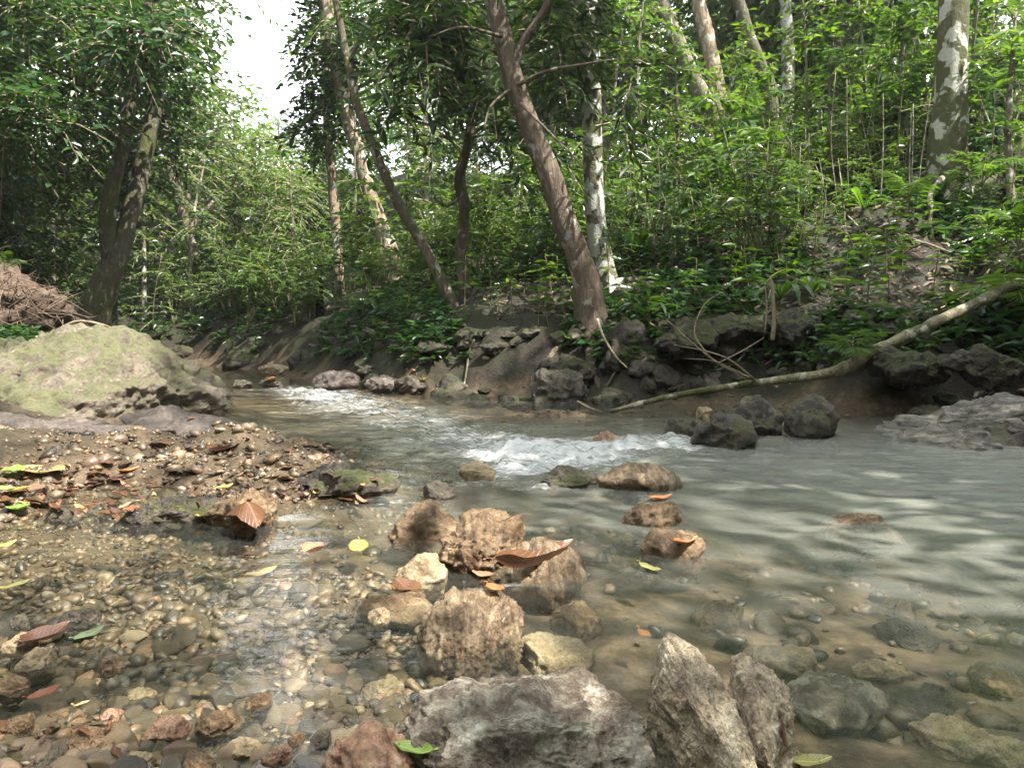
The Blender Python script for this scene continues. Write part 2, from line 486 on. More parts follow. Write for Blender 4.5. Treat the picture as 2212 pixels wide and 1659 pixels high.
def water_mat():
    m = M('stream_water')
    v = m.coord()
    ad = m.n('ShaderNodeAttribute', attribute_name='depth').outputs['Fac']
    af = m.n('ShaderNodeAttribute', attribute_name='foam').outputs['Fac']
    ar = m.n('ShaderNodeAttribute', attribute_name='rough').outputs['Fac']
    # ripples: short chop, and long streaks drawn out along the current of the pool
    w1 = m.noise(m.coord(scale=(1.0, 2.4, 1), rot=(0, 0, -0.3)), 24, 3, 0.5, 0.5)
    w2 = m.noise(m.coord(scale=(0.55, 3.2, 1), rot=(0, 0, 0.16)), 9, 5, 0.6, 0.4)
    w3 = m.noise(v, 70, 3, 0.6)
    h = m.math('ADD', m.math('MULTIPLY', w1, ar), m.math('MULTIPLY', w2, 0.55))
    h = m.math('ADD', h, m.math('MULTIPLY', m.math('MULTIPLY', w3, ar), 0.12))
    nm = m.bump(h, 1.0, 0.0009)
    # turbidity grows with depth (Beer-Lambert)
    tb = m.math('SUBTRACT', 1.0, m.math('POWER', 2.71828, m.math('MULTIPLY', ad, -1.0)), True)
    tb = m.math('MULTIPLY', tb, m.mrange(w2, 0.3, 0.7, 0.80, 1.0))
    tr = m.n('ShaderNodeBsdfTransparent'); tr.inputs['Color'].default_value = (0.90, 0.92, 0.86, 1)
    silt = m.mix(m.mrange(w2, 0.3, 0.7), (0.245, 0.255, 0.225), (0.325, 0.338, 0.305))
    df = m.n('ShaderNodeBsdfDiffuse'); m.l(silt, df.inputs['Color'])
    x1 = m.n('ShaderNodeMixShader'); m.l(tb, x1.inputs[0]); m.l(tr.outputs[0], x1.inputs[1]); m.l(df.outputs[0], x1.inputs[2])
    gl = m.n('ShaderNodeBsdfGlossy'); gl.inputs['Roughness'].default_value = 0.04; m.l(nm, gl.inputs['Normal'])
    fr = m.n('ShaderNodeFresnel'); fr.inputs['IOR'].default_value = 1.33; m.l(nm, fr.inputs['Normal'])
    x2 = m.n('ShaderNodeMixShader'); m.l(fr.outputs[0], x2.inputs[0]); m.l(x1.outputs[0], x2.inputs[1]); m.l(gl.outputs[0], x2.inputs[2])
    fn = m.noise(m.coord(scale=(0.5, 1.7, 1), rot=(0, 0, 0.75)), 26, 8, 0.74, 1.2)
    fn2 = m.noise(m.coord(scale=(0.35, 1.5, 1), rot=(0, 0, 0.75)), 7, 4, 0.6, 0.8)
    fm = m.mrange(m.math('ADD', m.math('ADD', m.math('MULTIPLY', fn, 1.25), m.math('MULTIPLY', m.math('SUBTRACT', fn2, 0.5), 0.6)), m.math('MULTIPLY', af, 0.38)), 0.82, 1.14)
    fd = m.n('ShaderNodeBsdfDiffuse'); fd.inputs['Color'].default_value = (0.78, 0.80, 0.82, 1)
    fnm = m.bump(fn, 1.0, 0.02); m.l(fnm, fd.inputs['Normal'])
    x3 = m.n('ShaderNodeMixShader'); m.l(m.math('MULTIPLY', fm, 0.78), x3.inputs[0]); m.l(x2.outputs[0], x3.inputs[1]); m.l(fd.outputs[0], x3.inputs[2])
    return m.done(x3.outputs[0])
WATER = water_mat()

# ------------------------------------------------------------------ terrain
def W2(lst):
    return [tuple(at_z(u, v)[:2]) for u, v in lst]
RB = [(4.2, -4.0), (3.9, 0.5), (3.3, 2.6)] + W2([(2240, 905), (2050, 890), (1900, 893), (1810, 893), (1640, 872), (1500, 872), (1330, 871),
      (1230, 858), (1100, 857), (980, 850), (880, 852), (800, 840), (690, 826), (600, 806), (520, 797), (450, 789), (380, 780)])
LB = W2([(300, 782), (330, 800), (430, 835), (465, 855), (440, 905), (370, 945), (430, 948), (600, 955), (690, 966), (765, 1000),
         (782, 1045), (715, 1078), (610, 1090), (500, 1090), (400, 1055), (290, 1035), (190, 1050), (105, 1085), (20, 1125), (-100, 1180), (-350, 1260)]) + [(-2.2, 0.6), (-2.6, -4.0)]
far_end = [tuple(at_z(150, 777)[:2])]
POLY = np.array(RB + far_end + LB)
def seg_dist(x, y, pts):
    pts = np.asarray(pts)
    best = np.full(x.shape, 1e9)
    for a, b in zip(pts[:-1], pts[1:]):
        d = b - a
        t = np.clip(((x - a[0]) * d[0] + (y - a[1]) * d[1]) / (d @ d + 1e-12), 0, 1)
        best = np.minimum(best, (x - a[0] - t * d[0]) ** 2 + (y - a[1] - t * d[1]) ** 2)
    return np.sqrt(best)
def inside(x, y, poly):
    r = np.zeros(x.shape, bool)
    n = len(poly)
    for i in range(n):
        a, b = poly[i], poly[(i + 1) % n]
        if a[1] == b[1]:
            continue
        c = ((a[1] > y) != (b[1] > y)) & (x < (b[0] - a[0]) * (y - a[1]) / (b[1] - a[1]) + a[0])
        r ^= c
    return r
def gauss(x, y, cx, cy, rx, ry, rot=0.0):
    dx, dy = x - cx, y - cy
    c, s = math.cos(rot), math.sin(rot)
    a, b = (dx * c + dy * s) / rx, (-dx * s + dy * c) / ry
    return np.exp(-(a * a + b * b))
HR = (np.array([0, .12, .3, .6, 1.5, 3.0, 4.8, 6.6, 10, 16, 30, 90]), np.array([0, .12, .34, .55, .90, 1.40, 2.25, 3.5, 5.2, 7.5, 11, 18]))
HL = (np.array([0, .3, 1.0, 3.0, 8.0, 20, 40, 90]), np.array([0, .05, .22, .55, 1.3, 3.0, 6.0, 10.0]))
def gpx(x, y, u, v, ru, rv, rot=0.0):
    """gaussian centred on a ground point seen in the photo, radii in metres"""
    c = at_z(u, v)
    return gauss(x, y, c[0], c[1], ru, rv, rot)
def H(x, y):
    x = np.atleast_1d(np.asarray(x, float)); y = np.atleast_1d(np.asarray(y, float))
    sh = x.shape
    x, y = x.ravel(), y.ravel()
    dR, dL = seg_dist(x, y, RB), seg_dist(x, y, LB + [])
    ins = inside(x, y, POLY)
    d = np.minimum(dR, dL)
    t = sstep(-0.35, 0.35, (dL - dR) / (dL + dR + 1e-6))
    P = np.stack([x, y, np.zeros_like(x)], -1)
    hr = np.interp(dR, *HR)
    hl = np.interp(dL, *HL)
    out = hl * (1 - t) + hr * t
    amp = np.clip(0.012 + d * 0.07, 0, 0.5)
    out = out + amp * fbm(P * 1.1, 5, 3) + np.clip(d * 0.3, 0, 0.03) * fbm(P * 7, 3, 9)
    dm = 0.05 + 0.20 * gauss(x, y, 2.2, 2.3, 1.4, 1.1) + 0.09 * gauss(x, y, -1.0, 5.0, 1.3, 1.6, 0.5) + 0.04 * gauss(x, y, 1.0, 1.5, .7, .5)
    inn = -np.minimum(d * 0.28 + 0.004, dm) + 0.012 * fbm(P * 5, 4, 21) * np.clip(d * 6, 0, 1)
    # bars and shoals inside the stream
    inn = inn + 0.095 * gpx(x, y, 1190, 895, .36, .10) + 0.05 * gpx(x, y, 1100, 905, .6, .25)
    inn = inn + 0.060 * gauss(x, y, -.55, .82, .45, .19) + 0.015 * gauss(x, y, -1.1, 1.35, .25, .5)
    z = np.where(ins, inn, out)
    return z.reshape(sh)
def Hn(x, y, e=0.15):
    a = H(np.array([x - e, x + e, x, x]), np.array([y, y, y - e, y + e]))
    n = np.array([-(a[1] - a[0]) / (2 * e), -(a[3] - a[2]) / (2 * e), 1.0])
    return n / np.linalg.norm(n)
def axis(lo, hi, mid0, mid1, fine, grow=1.09, mx=3.0):
    a = list(np.arange(mid0, mid1, fine))
    s = fine; q = mid0
    left = []
    while q > lo:
        s = min(s * grow, mx); q -= s; left.append(q)
    s = fine; q = a[-1]
    right = []
    while q < hi:
        s = min(s * grow, mx); q += s; right.append(q)
    return np.array(left[::-1] + a + right)
def grid_faces(nx, ny):
    i, j = np.meshgrid(np.arange(ny - 1), np.arange(nx - 1), indexing='ij')
    a = i * nx + j
    return np.stack([a, a + 1, a + nx + 1, a + nx], -1).reshape(-1, 4)
ax, ay = axis(-110, 110, -3.2, 3.2, 0.03, 1.045), axis(-60, 130, 0.6, 6.5, 0.03, 1.04)
GX, GY = np.meshgrid(ax, ay)
GZ = H(GX, GY)
ins_ = inside(GX.ravel(), GY.ravel(), POLY)
dd_ = np.minimum(seg_dist(GX.ravel(), GY.ravel(), RB), seg_dist(GX.ravel(), GY.ravel(), LB))
left_ = seg_dist(GX.ravel(), GY.ravel(), LB) < seg_dist(GX.ravel(), GY.ravel(), RB)
bed = np.where(ins_, 1.0, 1 - sstep(0.0, np.where(left_ & (GY.ravel() < 3.9), 1.1, 0.13), dd_ + .1 * fbm(np.stack([GX.ravel(), GY.ravel(), GX.ravel() * 0], -1) * 2.5, 3, 2)))
me = mesh_np('ground', np.stack([GX.ravel(), GY.ravel(), GZ.ravel()], -1), [(grid_faces(len(ax), len(ay)), 0)], [GROUND], attrs={'bed': bed})
tag(link('ground', me), kind='structure')

# ------------------------------------------------------------------ water
wx, wy = axis(-9, 5, -1.4, 1.4, 0.013, 1.04, .2), axis(-4, 14, 0.7, 4.6, 0.012, 1.05, .2)
WX, WY = np.meshgrid(wx, wy)
x, y = WX.ravel(), WY.ravel()
P = np.stack([x, y, np.zeros_like(x)], -1)
Hb = H(WX, WY).ravel()
def line_foam(pts, r):
    p = np.array(W2(pts))
    return np.exp(-(seg_dist(x, y, p) / r) ** 2)
foam = 0.9 * line_foam([(1120, 985), (1250, 985), (1340, 970), (1450, 962)], .19) + 0.8 * line_foam([(1090, 1020), (1230, 1000)], .12) \
     + 0.66 * line_foam([(660, 842), (720, 862), (860, 895), (1000, 940), (1130, 975)], .34) + 0.1 * line_foam([(640, 835), (760, 870)], .4)
foam = foam + 0.55 * line_foam([(1010, 1045), (1120, 1048), (1240, 1052)], .05) + 0.35 * line_foam([(840, 1020), (850, 1090)], .08)
foam = np.clip(foam, 0, 1.15)
rough = 0.30 + 2.6 * np.clip(foam, 0, 1) + 2.6 * gauss(x, y, -0.40, 1.35, .34, .42) + 0.2 * gauss(x, y, -0.7, 1.5, .6, .6) + 1.2 * line_foam([(700, 880), (1000, 960), (900, 1040)], .4)
rough = rough * (1 - 0.8 * gauss(x, y, 2.0, 2.4, 1.3, .9))
z = 0.003 * fbm(P * np.array([5, 9, 1]), 3, 4) + np.clip(foam, 0, 1) * (0.020 * fbm(P * 8, 4, 5) + 0.012 * ridged(P * 17, 4, 6))
z = z + 0.010 * line_foam([(660, 840), (860, 895), (1000, 940), (1130, 975), (1300, 985)], .35) * fbm(P * np.array([6, 11, 1]), 3, 14)
z = z + 0.02 * line_foam([(1130, 965), (1300, 955), (1450, 952)], .16) - 0.012 * line_foam([(1000, 1010), (1200, 1012)], .10)
dep = np.clip(z - Hb, 0, 1)
turb = dep * (0.7 + 0.5 * sstep(-.1, .6, x) + 10.0 * gauss(x, y, 2.4, 2.8, 1.5, .9) + 6 * gauss(x, y, 0.0, 3.3, 1.2, 1.0) + 1.2 * gauss(x, y, 1.2, 1.7, .8, .5))
turb = turb + 0.30 * gauss(x, y, 0.15, 2.0, .35, .16)
F = grid_faces(len(wx), len(wy))
wd = np.minimum(seg_dist(x, y, RB), seg_dist(x, y, LB))
keep = (Hb[F].min(1) < 0.03) & ((inside(x, y, POLY) | (wd < .35))[F].all(1))
F = F[keep]
used = np.unique(F)
remap = np.full(len(x), -1); remap[used] = np.arange(len(used))
me = mesh_np('water', np.stack([x, y, z], -1)[used], [(remap[F], 0)], [WATER], attrs={'depth': turb[used], 'foam': foam[used], 'rough': rough[used]})
tag(link('stream_water', me), kind='structure')

# ------------------------------------------------------------------ rocks
_ico = {}
def ico(s):
    if s not in _ico:
        bm = bmesh.new()
        bmesh.ops.create_icosphere(bm, subdivisions=s, radius=1.0)
        bm.verts.ensure_lookup_table()
        _ico[s] = (np.array([v.co[:] for v in bm.verts]), np.array([[v.index for v in f.verts] for f in bm.faces]))
        bm.free()
    return _ico[s]
def rock_verts(sub, seed, rad, facets=9, dmin=0.62, dmax=0.88, r1=0.16, r2=0.06, r3=0.02, r4=0.0, flat=0.0, strata=0.0, saxis=(0.2, 0.1, 1), nstr=5):
    V, F = ico(sub)
    p = V.copy()
    rg = np.random.default_rng(seed)
    for k in range(facets):
        n = rg.normal(size=3); n /= np.linalg.norm(n)
        d = rg.uniform(dmin, dmax)
        e = np.maximum(p @ n - d, 0)
        p = p - e[:, None] * n * 0.92
    if flat:
        e = np.maximum(p[:, 2] - (1 - flat), 0)
        p[:, 2] -= e * 0.8
    rad = np.asarray(rad, float)
    mean = np.cbrt(np.prod(rad))
    q = p * rad / mean
    disp = r1 * fbm(q * 1.3, 3, seed) + r2 * ridged(q * 3.2, 4, seed + 5) + r3 * fbm(q * 11, 4, seed + 9)
    if r4:
        disp = disp + r4 * fbm(q * 26, 4, seed + 13) - r4 * .8 * np.clip(ridged(q * 6 + .4 * fbm(q * 9, 2, seed)[:, None], 2, seed + 15) - .95, 0, 1) * 3
    q = q + V * disp[:, None]
    if strata:
        a = np.array(saxis, float); a /= np.linalg.norm(a)
        s = q @ a * nstr + 0.5 * fbm(q * 1.4, 2, seed + 3)
        st = np.abs((s % 1.0) - 0.5) * 2
        lay = _h(np.floor(s).astype(np.int64), np.zeros(len(s), np.int64), np.zeros(len(s), np.int64), seed)
        out = q - (q @ a)[:, None] * a
        q = q + out * (strata * (0.6 * lay - 0.5 * sstep(0.72, 1.0, st)))[:, None]
    return q * mean, F
ROCKS = []
def rock(name, label, loc, rad, mat, sub=5, seed=1, rz=0.0, cat='rock', group=None, tilt=(0, 0), **k):
    V, F = rock_verts(sub, seed, rad, **k)
    o = link(name, mesh_np(name, V, [(F, 0)], [mat]), None, loc)
    o.rotation_euler = (tilt[0], tilt[1], rz)
    tag(o, label, cat, group)
    ROCKS.append(o)
    return o
def rock_px(name, label, u0, u1, vt, vb, mat, zb=0.0, ry=0.7, bury=0.35, sub=5, seed=1, cat='rock', group=None, dz=0.0, **k):
    """boulder whose foot is seen at row vb (height zb) and crest at row vt, between columns u0 and u1"""
    foot = at_z((u0 + u1) / 2, vb, zb)
    Y = foot[1]
    for _ in range(3):
        wdt = (u1 - u0) / FPX * Y / 2
        Y = foot[1] + wdt * ry * 0.8
    c = at_y((u0 + u1) / 2, vb, Y)
    top = at_y((u0 + u1) / 2, vt, Y)[2]
    h = max(top - zb, 0.02)
    rz_ = h * (1 + bury) / 2
    return rock(name, label, (c[0], Y, top - rz_ + dz), (wdt, wdt * ry, rz_), mat, sub, seed, cat=cat, group=group, **k)

# left bank
rock('mossy_boulder', 'large sunlit boulder covered in yellow-green moss on the left bank', (-2.80, 4.35, 0.02), (1.10, .90, .43), RK_moss, 7, 11, rz=-0.25, cat='boulder', facets=8, dmin=.68, dmax=.93, r1=.13, r2=.045, r3=.025, r4=.02)
rock('ledge_rock', 'wet grey rock ledge running from the mossy boulder into the stream', (-2.62, 5.35, 0.0), (.46, .5, .19), RK_ledge, 5, 12, rz=0.5, r1=.2)
rock('ledge_rock', 'dark rock shelf at the water edge below the mossy boulder', (-2.12, 4.55, -0.03), (.32, .42, .13), RK_ledge, 5, 13, rz=0.2)
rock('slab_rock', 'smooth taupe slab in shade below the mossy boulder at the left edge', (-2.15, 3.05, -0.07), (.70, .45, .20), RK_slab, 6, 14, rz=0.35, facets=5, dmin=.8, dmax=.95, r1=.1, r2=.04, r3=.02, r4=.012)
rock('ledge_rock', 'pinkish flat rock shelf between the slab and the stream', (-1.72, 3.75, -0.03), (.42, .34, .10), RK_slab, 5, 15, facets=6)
# foreground
rock('foreground_rock', 'big grey mottled wet rock at the bottom centre of the picture', (0.022, .945, -0.004), (.165, .150, .078), RK_hero, 7, 23, facets=9, dmin=.66, dmax=.9, r1=.12, r2=.05, r3=.02, r4=.012, flat=.35)
rock('fractured_rock', 'fractured brown rock with vertical cracks standing in the near shallows', (-.066, 1.275, -0.016), (.094, .105, .080), RK_frac, 6, 34, facets=9, r1=.10, r2=.06, r3=.03, r4=.03, strata=.10, saxis=(1, .25, -.2), nstr=5, flat=.2)
rock('brown_rock', 'pitted brown rock block in midstream above the large brown leaf', (-.062, 1.67, 0.0), (.105, .095, .105), RK_brown, 6, 41, facets=9, r1=.14, r2=.09, r3=.04, r4=.03, flat=.2)
rock('brown_rock', 'mottled rock lobe to the right of the pitted brown block', (.065, 1.61, -.01), (.092, .09, .075), RK_frac, 5, 42, facets=7, r1=.14, r2=.07, r3=.03)
rock('brown_rock', 'dark rock lobe to the left of the pitted brown block', (-.215, 1.86, -.005), (.10, .09, .075), RK_brown, 5, 43, r1=.2, r2=.09, r3=.03)
rock('tan_rock', 'small tan cobble left of the pitted brown rock', (-.186, 1.555, .0), (.062, .052, .048), RK_tan, 5, 44, facets=10)
rock('wet_stone', 'brown flat stone half under water left of the fractured rock', (-.235, 1.42, -.025), (.075, .06, .035), RK_brown, 4, 45)
rock('red_stone', 'reddish tan rock beside the bright green leaf at the bottom edge', (-.175, .875, .0), (.052, .05, .04), RK_red, 5, 46, r2=.09)
# split rock : one stone in two upright slabs
sr = bpy.data.objects.new('split_rock', None); COL.objects.link(sr); sr.location = (.278, .945, -.006)
tag(sr, 'cream weathered rock split down the middle beside the big grey rock', 'rock')
for nm, off, rad, seed, rz in (('slab', (-.042, 0.0, .012), (.050, .17, .105), 51, .10), ('slab', (.050, -.005, .004), (.047, .165, .098), 52, -.16)):
    V, F = rock_verts(7, seed, rad, facets=13, dmin=.60, dmax=.88, r1=.10, r2=.045, r3=.014, r4=.012, strata=.06, saxis=(1, .05, .1), nstr=3)
    o = link(nm, mesh_np(nm, V, [(F, 0)], [RK_split]), sr, off)
    o.rotation_euler = (0.10, 0, rz)
    ROCKS.append(o)
# rapids
rock_px('rapid_rock', 'dark pointed rock in the white water of the rapids', 1165, 1285, 1012, 1052, RK_wet, sub=5, seed=61)
rock_px('rapid_rock', 'wet brown rock with water sliding over it right of the rapids', 1290, 1465, 984, 1062, RK_frac, sub=5, seed=62, dz=-.025, r1=.1, r2=.05)
rock_px('tan_rock', 'pale tan rock at the left foot of the white water', 985, 1085, 997, 1046, RK_tan, sub=5, seed=63)
rock_px('tan_rock', 'orange-brown stone in the shallow sand above the rapids', 1278, 1345, 935, 962, RK_red, sub=4, seed=64)
rock_px('drowned_rock', 'mossy brown rock under shallow water below the rapids', 1335, 1490, 1072, 1140, RK_brown, sub=5, seed=65, dz=-.02, r1=.1)
rock_px('drowned_rock', 'square wet rock carrying an orange leaf', 1388, 1535, 1128, 1222, RK_brown, sub=5, seed=66, zb=-.02, dz=-.022)
rock_px('drowned_rock', 'rounded brown hump drowned just under the surface of the right pool', 1750, 1960, 1086, 1165, RK_brown, sub=5, seed=67, zb=-.03, dz=-.042, r1=.08)
rock_px('rapid_rock', 'low dark stone at the brink left of the tan rock', 905, 985, 1040, 1080, RK_wet, sub=4, seed=68)
# bank rocks, right
B = 'dark rocks along the far bank'
for k, (u0, u1, vt, vb, mt, lb) in enumerate([
    (1490, 1640, 897, 970, RK_wet, 'dark pointed wet rock at the right end of the rapids'),
    (1438, 1512, 902, 948, RK_wet, 'rounded dark cobble left of the pointed wet rock'),
    (1575, 1700, 862, 940, RK_wet, 'moss-topped grey rock, left half of the pair by the pool'),
    (1688, 1812, 856, 946, RK_wet, 'tall grey wedge rock, right half of the pair by the pool'),
    (1025, 1150, 762, 842, RK_bank, 'mossy dark boulder overhanging the sand at the far bank'),
    (1140, 1262, 800, 872, RK_wet, 'wet grooved rock standing in the water at the far bank'),
    (1310, 1510, 775, 858, RK_bank, 'long mossy boulder behind the thin end of the fallen pole'),
    (1285, 1415, 692, 800, RK_bank, 'steep mossy boulder under the foot of the brown leaning tree'),
    (1180, 1290, 770, 830, RK_bank, 'low mossy rock left of the steep boulder'),
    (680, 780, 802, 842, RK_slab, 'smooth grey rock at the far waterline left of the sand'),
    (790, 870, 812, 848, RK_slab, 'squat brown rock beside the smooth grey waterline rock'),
    (630, 765, 748, 812, RK_bank, 'broad mossy rock beneath the path at the bend'),
    (475, 615, 742, 796, RK_bank, 'round mossy boulder at the far bend of the stream'),
    (350, 420, 745, 782, RK_bank, 'black wet rock where the stream disappears'),
    (560, 640, 785, 808, RK_tan, 'pale flat stone at the bend of the stream'),
    (500, 545, 820, 838, RK_wet, 'small stone breaking the water at the bend'),
    (560, 610, 818, 836, RK_wet, 'small stone in the stream carrying an orange leaf'),
    (1500, 1545, 880, 905, RK_tan, 'little tan stone behind the rounded dark cobble'),
    (1960, 2060, 880, 905, RK_wet, 'round pale-topped cobble at the edge of the right bank'),
]):
    zb = {1285: .2, 1180: .1}.get(u0, 0.0)
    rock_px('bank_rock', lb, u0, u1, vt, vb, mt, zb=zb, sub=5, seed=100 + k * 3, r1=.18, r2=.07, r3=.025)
# dark slabs set in the bank
for k, (u, v, Y, rw, rh, lb) in enumerate([
    (1590, 712, 5.2, .30, .16, 'dark overhanging slab in the bank, left of the pair behind the fallen pole'),
    (1700, 715, 5.0, .22, .17, 'dark overhanging slab in the bank, right of the pair behind the fallen pole'),
    (1480, 735, 5.0, .22, .12, 'dark mossy rock beside the overhanging slabs'),
    (1860, 690, 5.0, .26, .12, 'shadowed rock in the bank above the fallen pole'),
    (1960, 800, 4.35, .28, .13, 'dark earthy boulder under the thick end of the fallen pole'),
    (2120, 790, 4.2, .22, .12, 'brown bank rock at the right edge under the fallen pole'),
    (930, 760, 6.1, .30, .14, 'dark rock under the roots of the twin slender trees'),
    (850, 770, 6.6, .26, .12, 'mossy stone left of the roots of the slender trees')]):
    p = at_y(u, v, Y)
    rock('bank_rock', lb, p, (rw, rw * .8, rh), RK_bank, 5, 200 + k, r1=.2, facets=14, dmin=.5, dmax=.85, r2=.09, r3=.04)
xr = np.random.default_rng(321)
for k in range(120):
    u = xr.uniform(640, 2230) if k < 50 else xr.uniform(640, 1500); row = xr.random()
    i = np.interp(u, [640, 880, 1100, 1330, 1640, 1810, 2240], [812, 850, 864, 872, 866, 885, 900])
    a = at_z(u, i)
    up_ = (row ** 1.4) * .75
    a = a + np.array([.55 * up_, .83 * up_, 0])
    s = xr.uniform(.05, .15) * (1.0 if u < 1850 else .7)
    zz = float(H(a[0], a[1])[0])
    rock('bank_stone', 'rough dark stone wedged in the foot of the far bank', (a[0], a[1], zz + s * .1), (s, s * xr.uniform(.6, 1), s * xr.uniform(.4, .75)), [RK_bank, RK_wet, RK_bank][k % 3], 4, 600 + k, rz=xr.uniform(0, 6), group='stones along the foot of the far bank', facets=12, dmin=.5, dmax=.88, r1=.2, r2=.08)
near = [(355, 1572, 105, 'red', 'pinkish brown angular stone at the bottom left'), (475, 1555, 95, 'brown', 'rough brown stone right of the pinkish angular stone'), (560, 1510, 70, 'brown', 'low brown stone at the edge of the sky reflection'),
        (195, 1600, 110, 'brown', 'flat pale-edged stone at the bottom left'), (525, 1610, 75, 'tan', 'tan stone at the bottom left of centre'), (600, 1625, 70, 'red', 'orange-brown stone beside the tan stone'), (690, 1590, 60, 'wet', 'black wet stone beside the reflection'),
        (110, 1640, 90, 'wet', 'dark wet stone in the bottom left corner'), (40, 1560, 80, 'brown', 'brown stone at the left edge near the bottom'), (290, 1640, 80, 'tan', 'ochre stone at the bottom edge'), (40, 1385, 70, 'tan', 'pale stone left of the glossy plum-brown leaf'),
        (80, 1425, 90, 'tan', 'smooth tan stone under the glossy plum-brown leaf'), (240, 1430, 70, 'brown', 'speckled stone in the shallows right of the plum-brown leaf'), (45, 1340, 50, 'wet', 'blue-black cobble at the left edge of the shallows'), (170, 1330, 75, 'wet', 'dark speckled cobble in the left shallows'),
        (300, 1440, 80, 'tan', 'triangular tan stone under the clear water'), (240, 1545, 60, 'red', 'small red stone in the lower left gravel'), (430, 1640, 80, 'brown', 'brown stone cut by the bottom edge'), (130, 1110, 55, 'wet', 'dark stone at the shore below the red-orange leaf'),
        (20, 1480, 80, 'brown', 'large brown stone cut by the left edge'), (640, 1590, 50, 'brown', 'small stone above the orange-brown stone'), (820, 1330, 60, 'tan', 'pale stone in the bright reflection'), (780, 1545, 80, 'tan', 'drowned tan stone left of the big grey rock'), (830, 1430, 90, 'tan', 'drowned pale stone between the reflection and the fractured rock')]
for k, (u, v, wpx, mt, lb) in enumerate(near):
    a = at_z(u, v, .005); s = wpx / 2 / FPX * a[1] * 1.05
    drown = 'drowned' in lb or 'clear water' in lb
    rock('shore_stone', lb, (a[0], a[1], -.002 if not drown else float(H(a[0], a[1])[0]) + s * .1), (s, s * .75, s * .68), dict(red=RK_red, brown=RK_brown, tan=RK_tan, wet=RK_wet)[mt], 5, 700 + k, rz=k * .7, cat='stone', facets=10, r1=.14, r2=.07, r3=.03)
for k, (u, v, wpx, mt, lb) in enumerate([(1700, 1390, 150, 'tan', 'flat tan stone under water above the split rock'), (1800, 1510, 260, 'hero', 'large grey-green drowned rock right of the split rock'), (1250, 1330, 150, 'brown', 'drowned brown rock right of the fractured rock'), (1200, 1410, 190, 'tan', 'long drowned tan rock behind the big grey rock'),
        (2010, 1450, 150, 'wet', 'dark drowned rock in the lower right'), (2150, 1390, 140, 'brown', 'drowned brown rock at the right edge'), (2060, 1570, 170, 'tan', 'drowned ochre rock in the bottom right corner'), (1900, 1390, 110, 'tan', 'drowned tan cobble in the right shallows'), (1550, 1290, 130, 'brown', 'drowned rock in mid pool below the square wet rock'), (1960, 1290, 150, 'wet', 'dark shape of a drowned rock in the right pool'), (2180, 1600, 140, 'tan', 'pale drowned stone in the extreme bottom right')]):
    a = at_z(u, v, -.04); s = wpx / 2 / FPX * a[1] * 1.05
    rock('drowned_stone', lb, (a[0], a[1], float(H(a[0], a[1])[0]) + s * .15), (s, s * .75, min(s * .5, .045)), dict(hero=RK_hero, brown=RK_brown, tan=RK_tan, wet=RK_wet)[mt], 5, 760 + k, rz=k * .9, cat='stone', facets=10, r1=.14, r2=.07, r3=.03)
rock('clod', 'muddy brown clod on the front edge of the gravel bar', (*at_z(535, 1125, .0)[:2], .015), (.10, .08, .06), RK_brown, 5, 790, cat='clod', r1=.2, r2=.1, r3=.05)
rock('clod', 'dark stony clod at the right end of the gravel bar', (*at_z(745, 1060, .0)[:2], .01), (.15, .11, .07), RK_wet, 5, 791, cat='clod', r1=.2, r2=.1, r3=.06)
rock('clod', 'brown clod at the tip of the gravel bar beside the foam', (*at_z(645, 985, .0)[:2], .01), (.10, .08, .055), RK_brown, 5, 792, cat='clod', r1=.2, r2=.1, r3=.06)
rock('clod', 'low dark clod in the shallows at the left of the gravel bar', (*at_z(390, 1115, .0)[:2], .0), (.14, .09, .05), RK_wet, 5, 793, cat='clod', r1=.2, r2=.1, r3=.06)
rock('streaked_rock', 'broad pale streaked rock in the water at the right edge', (2.42, 3.62, -.02), (.58, .40, .20), RK_right, 6, 71, rz=-.3, cat='rock', facets=8, r1=.14, r2=.07, strata=.08, saxis=(-.3, .2, 1), nstr=4)
rock('streaked_rock', 'low pale rock tongue in front of the broad streaked rock', (2.02, 3.32, -.03), (.36, .22, .10), RK_right, 5, 72, rz=-.2)
rock('streaked_rock', 'dark hollowed rock in front of the streaked rock at the right edge', (2.32, 3.22, -.01), (.26, .18, .13), RK_wet, 5, 73)

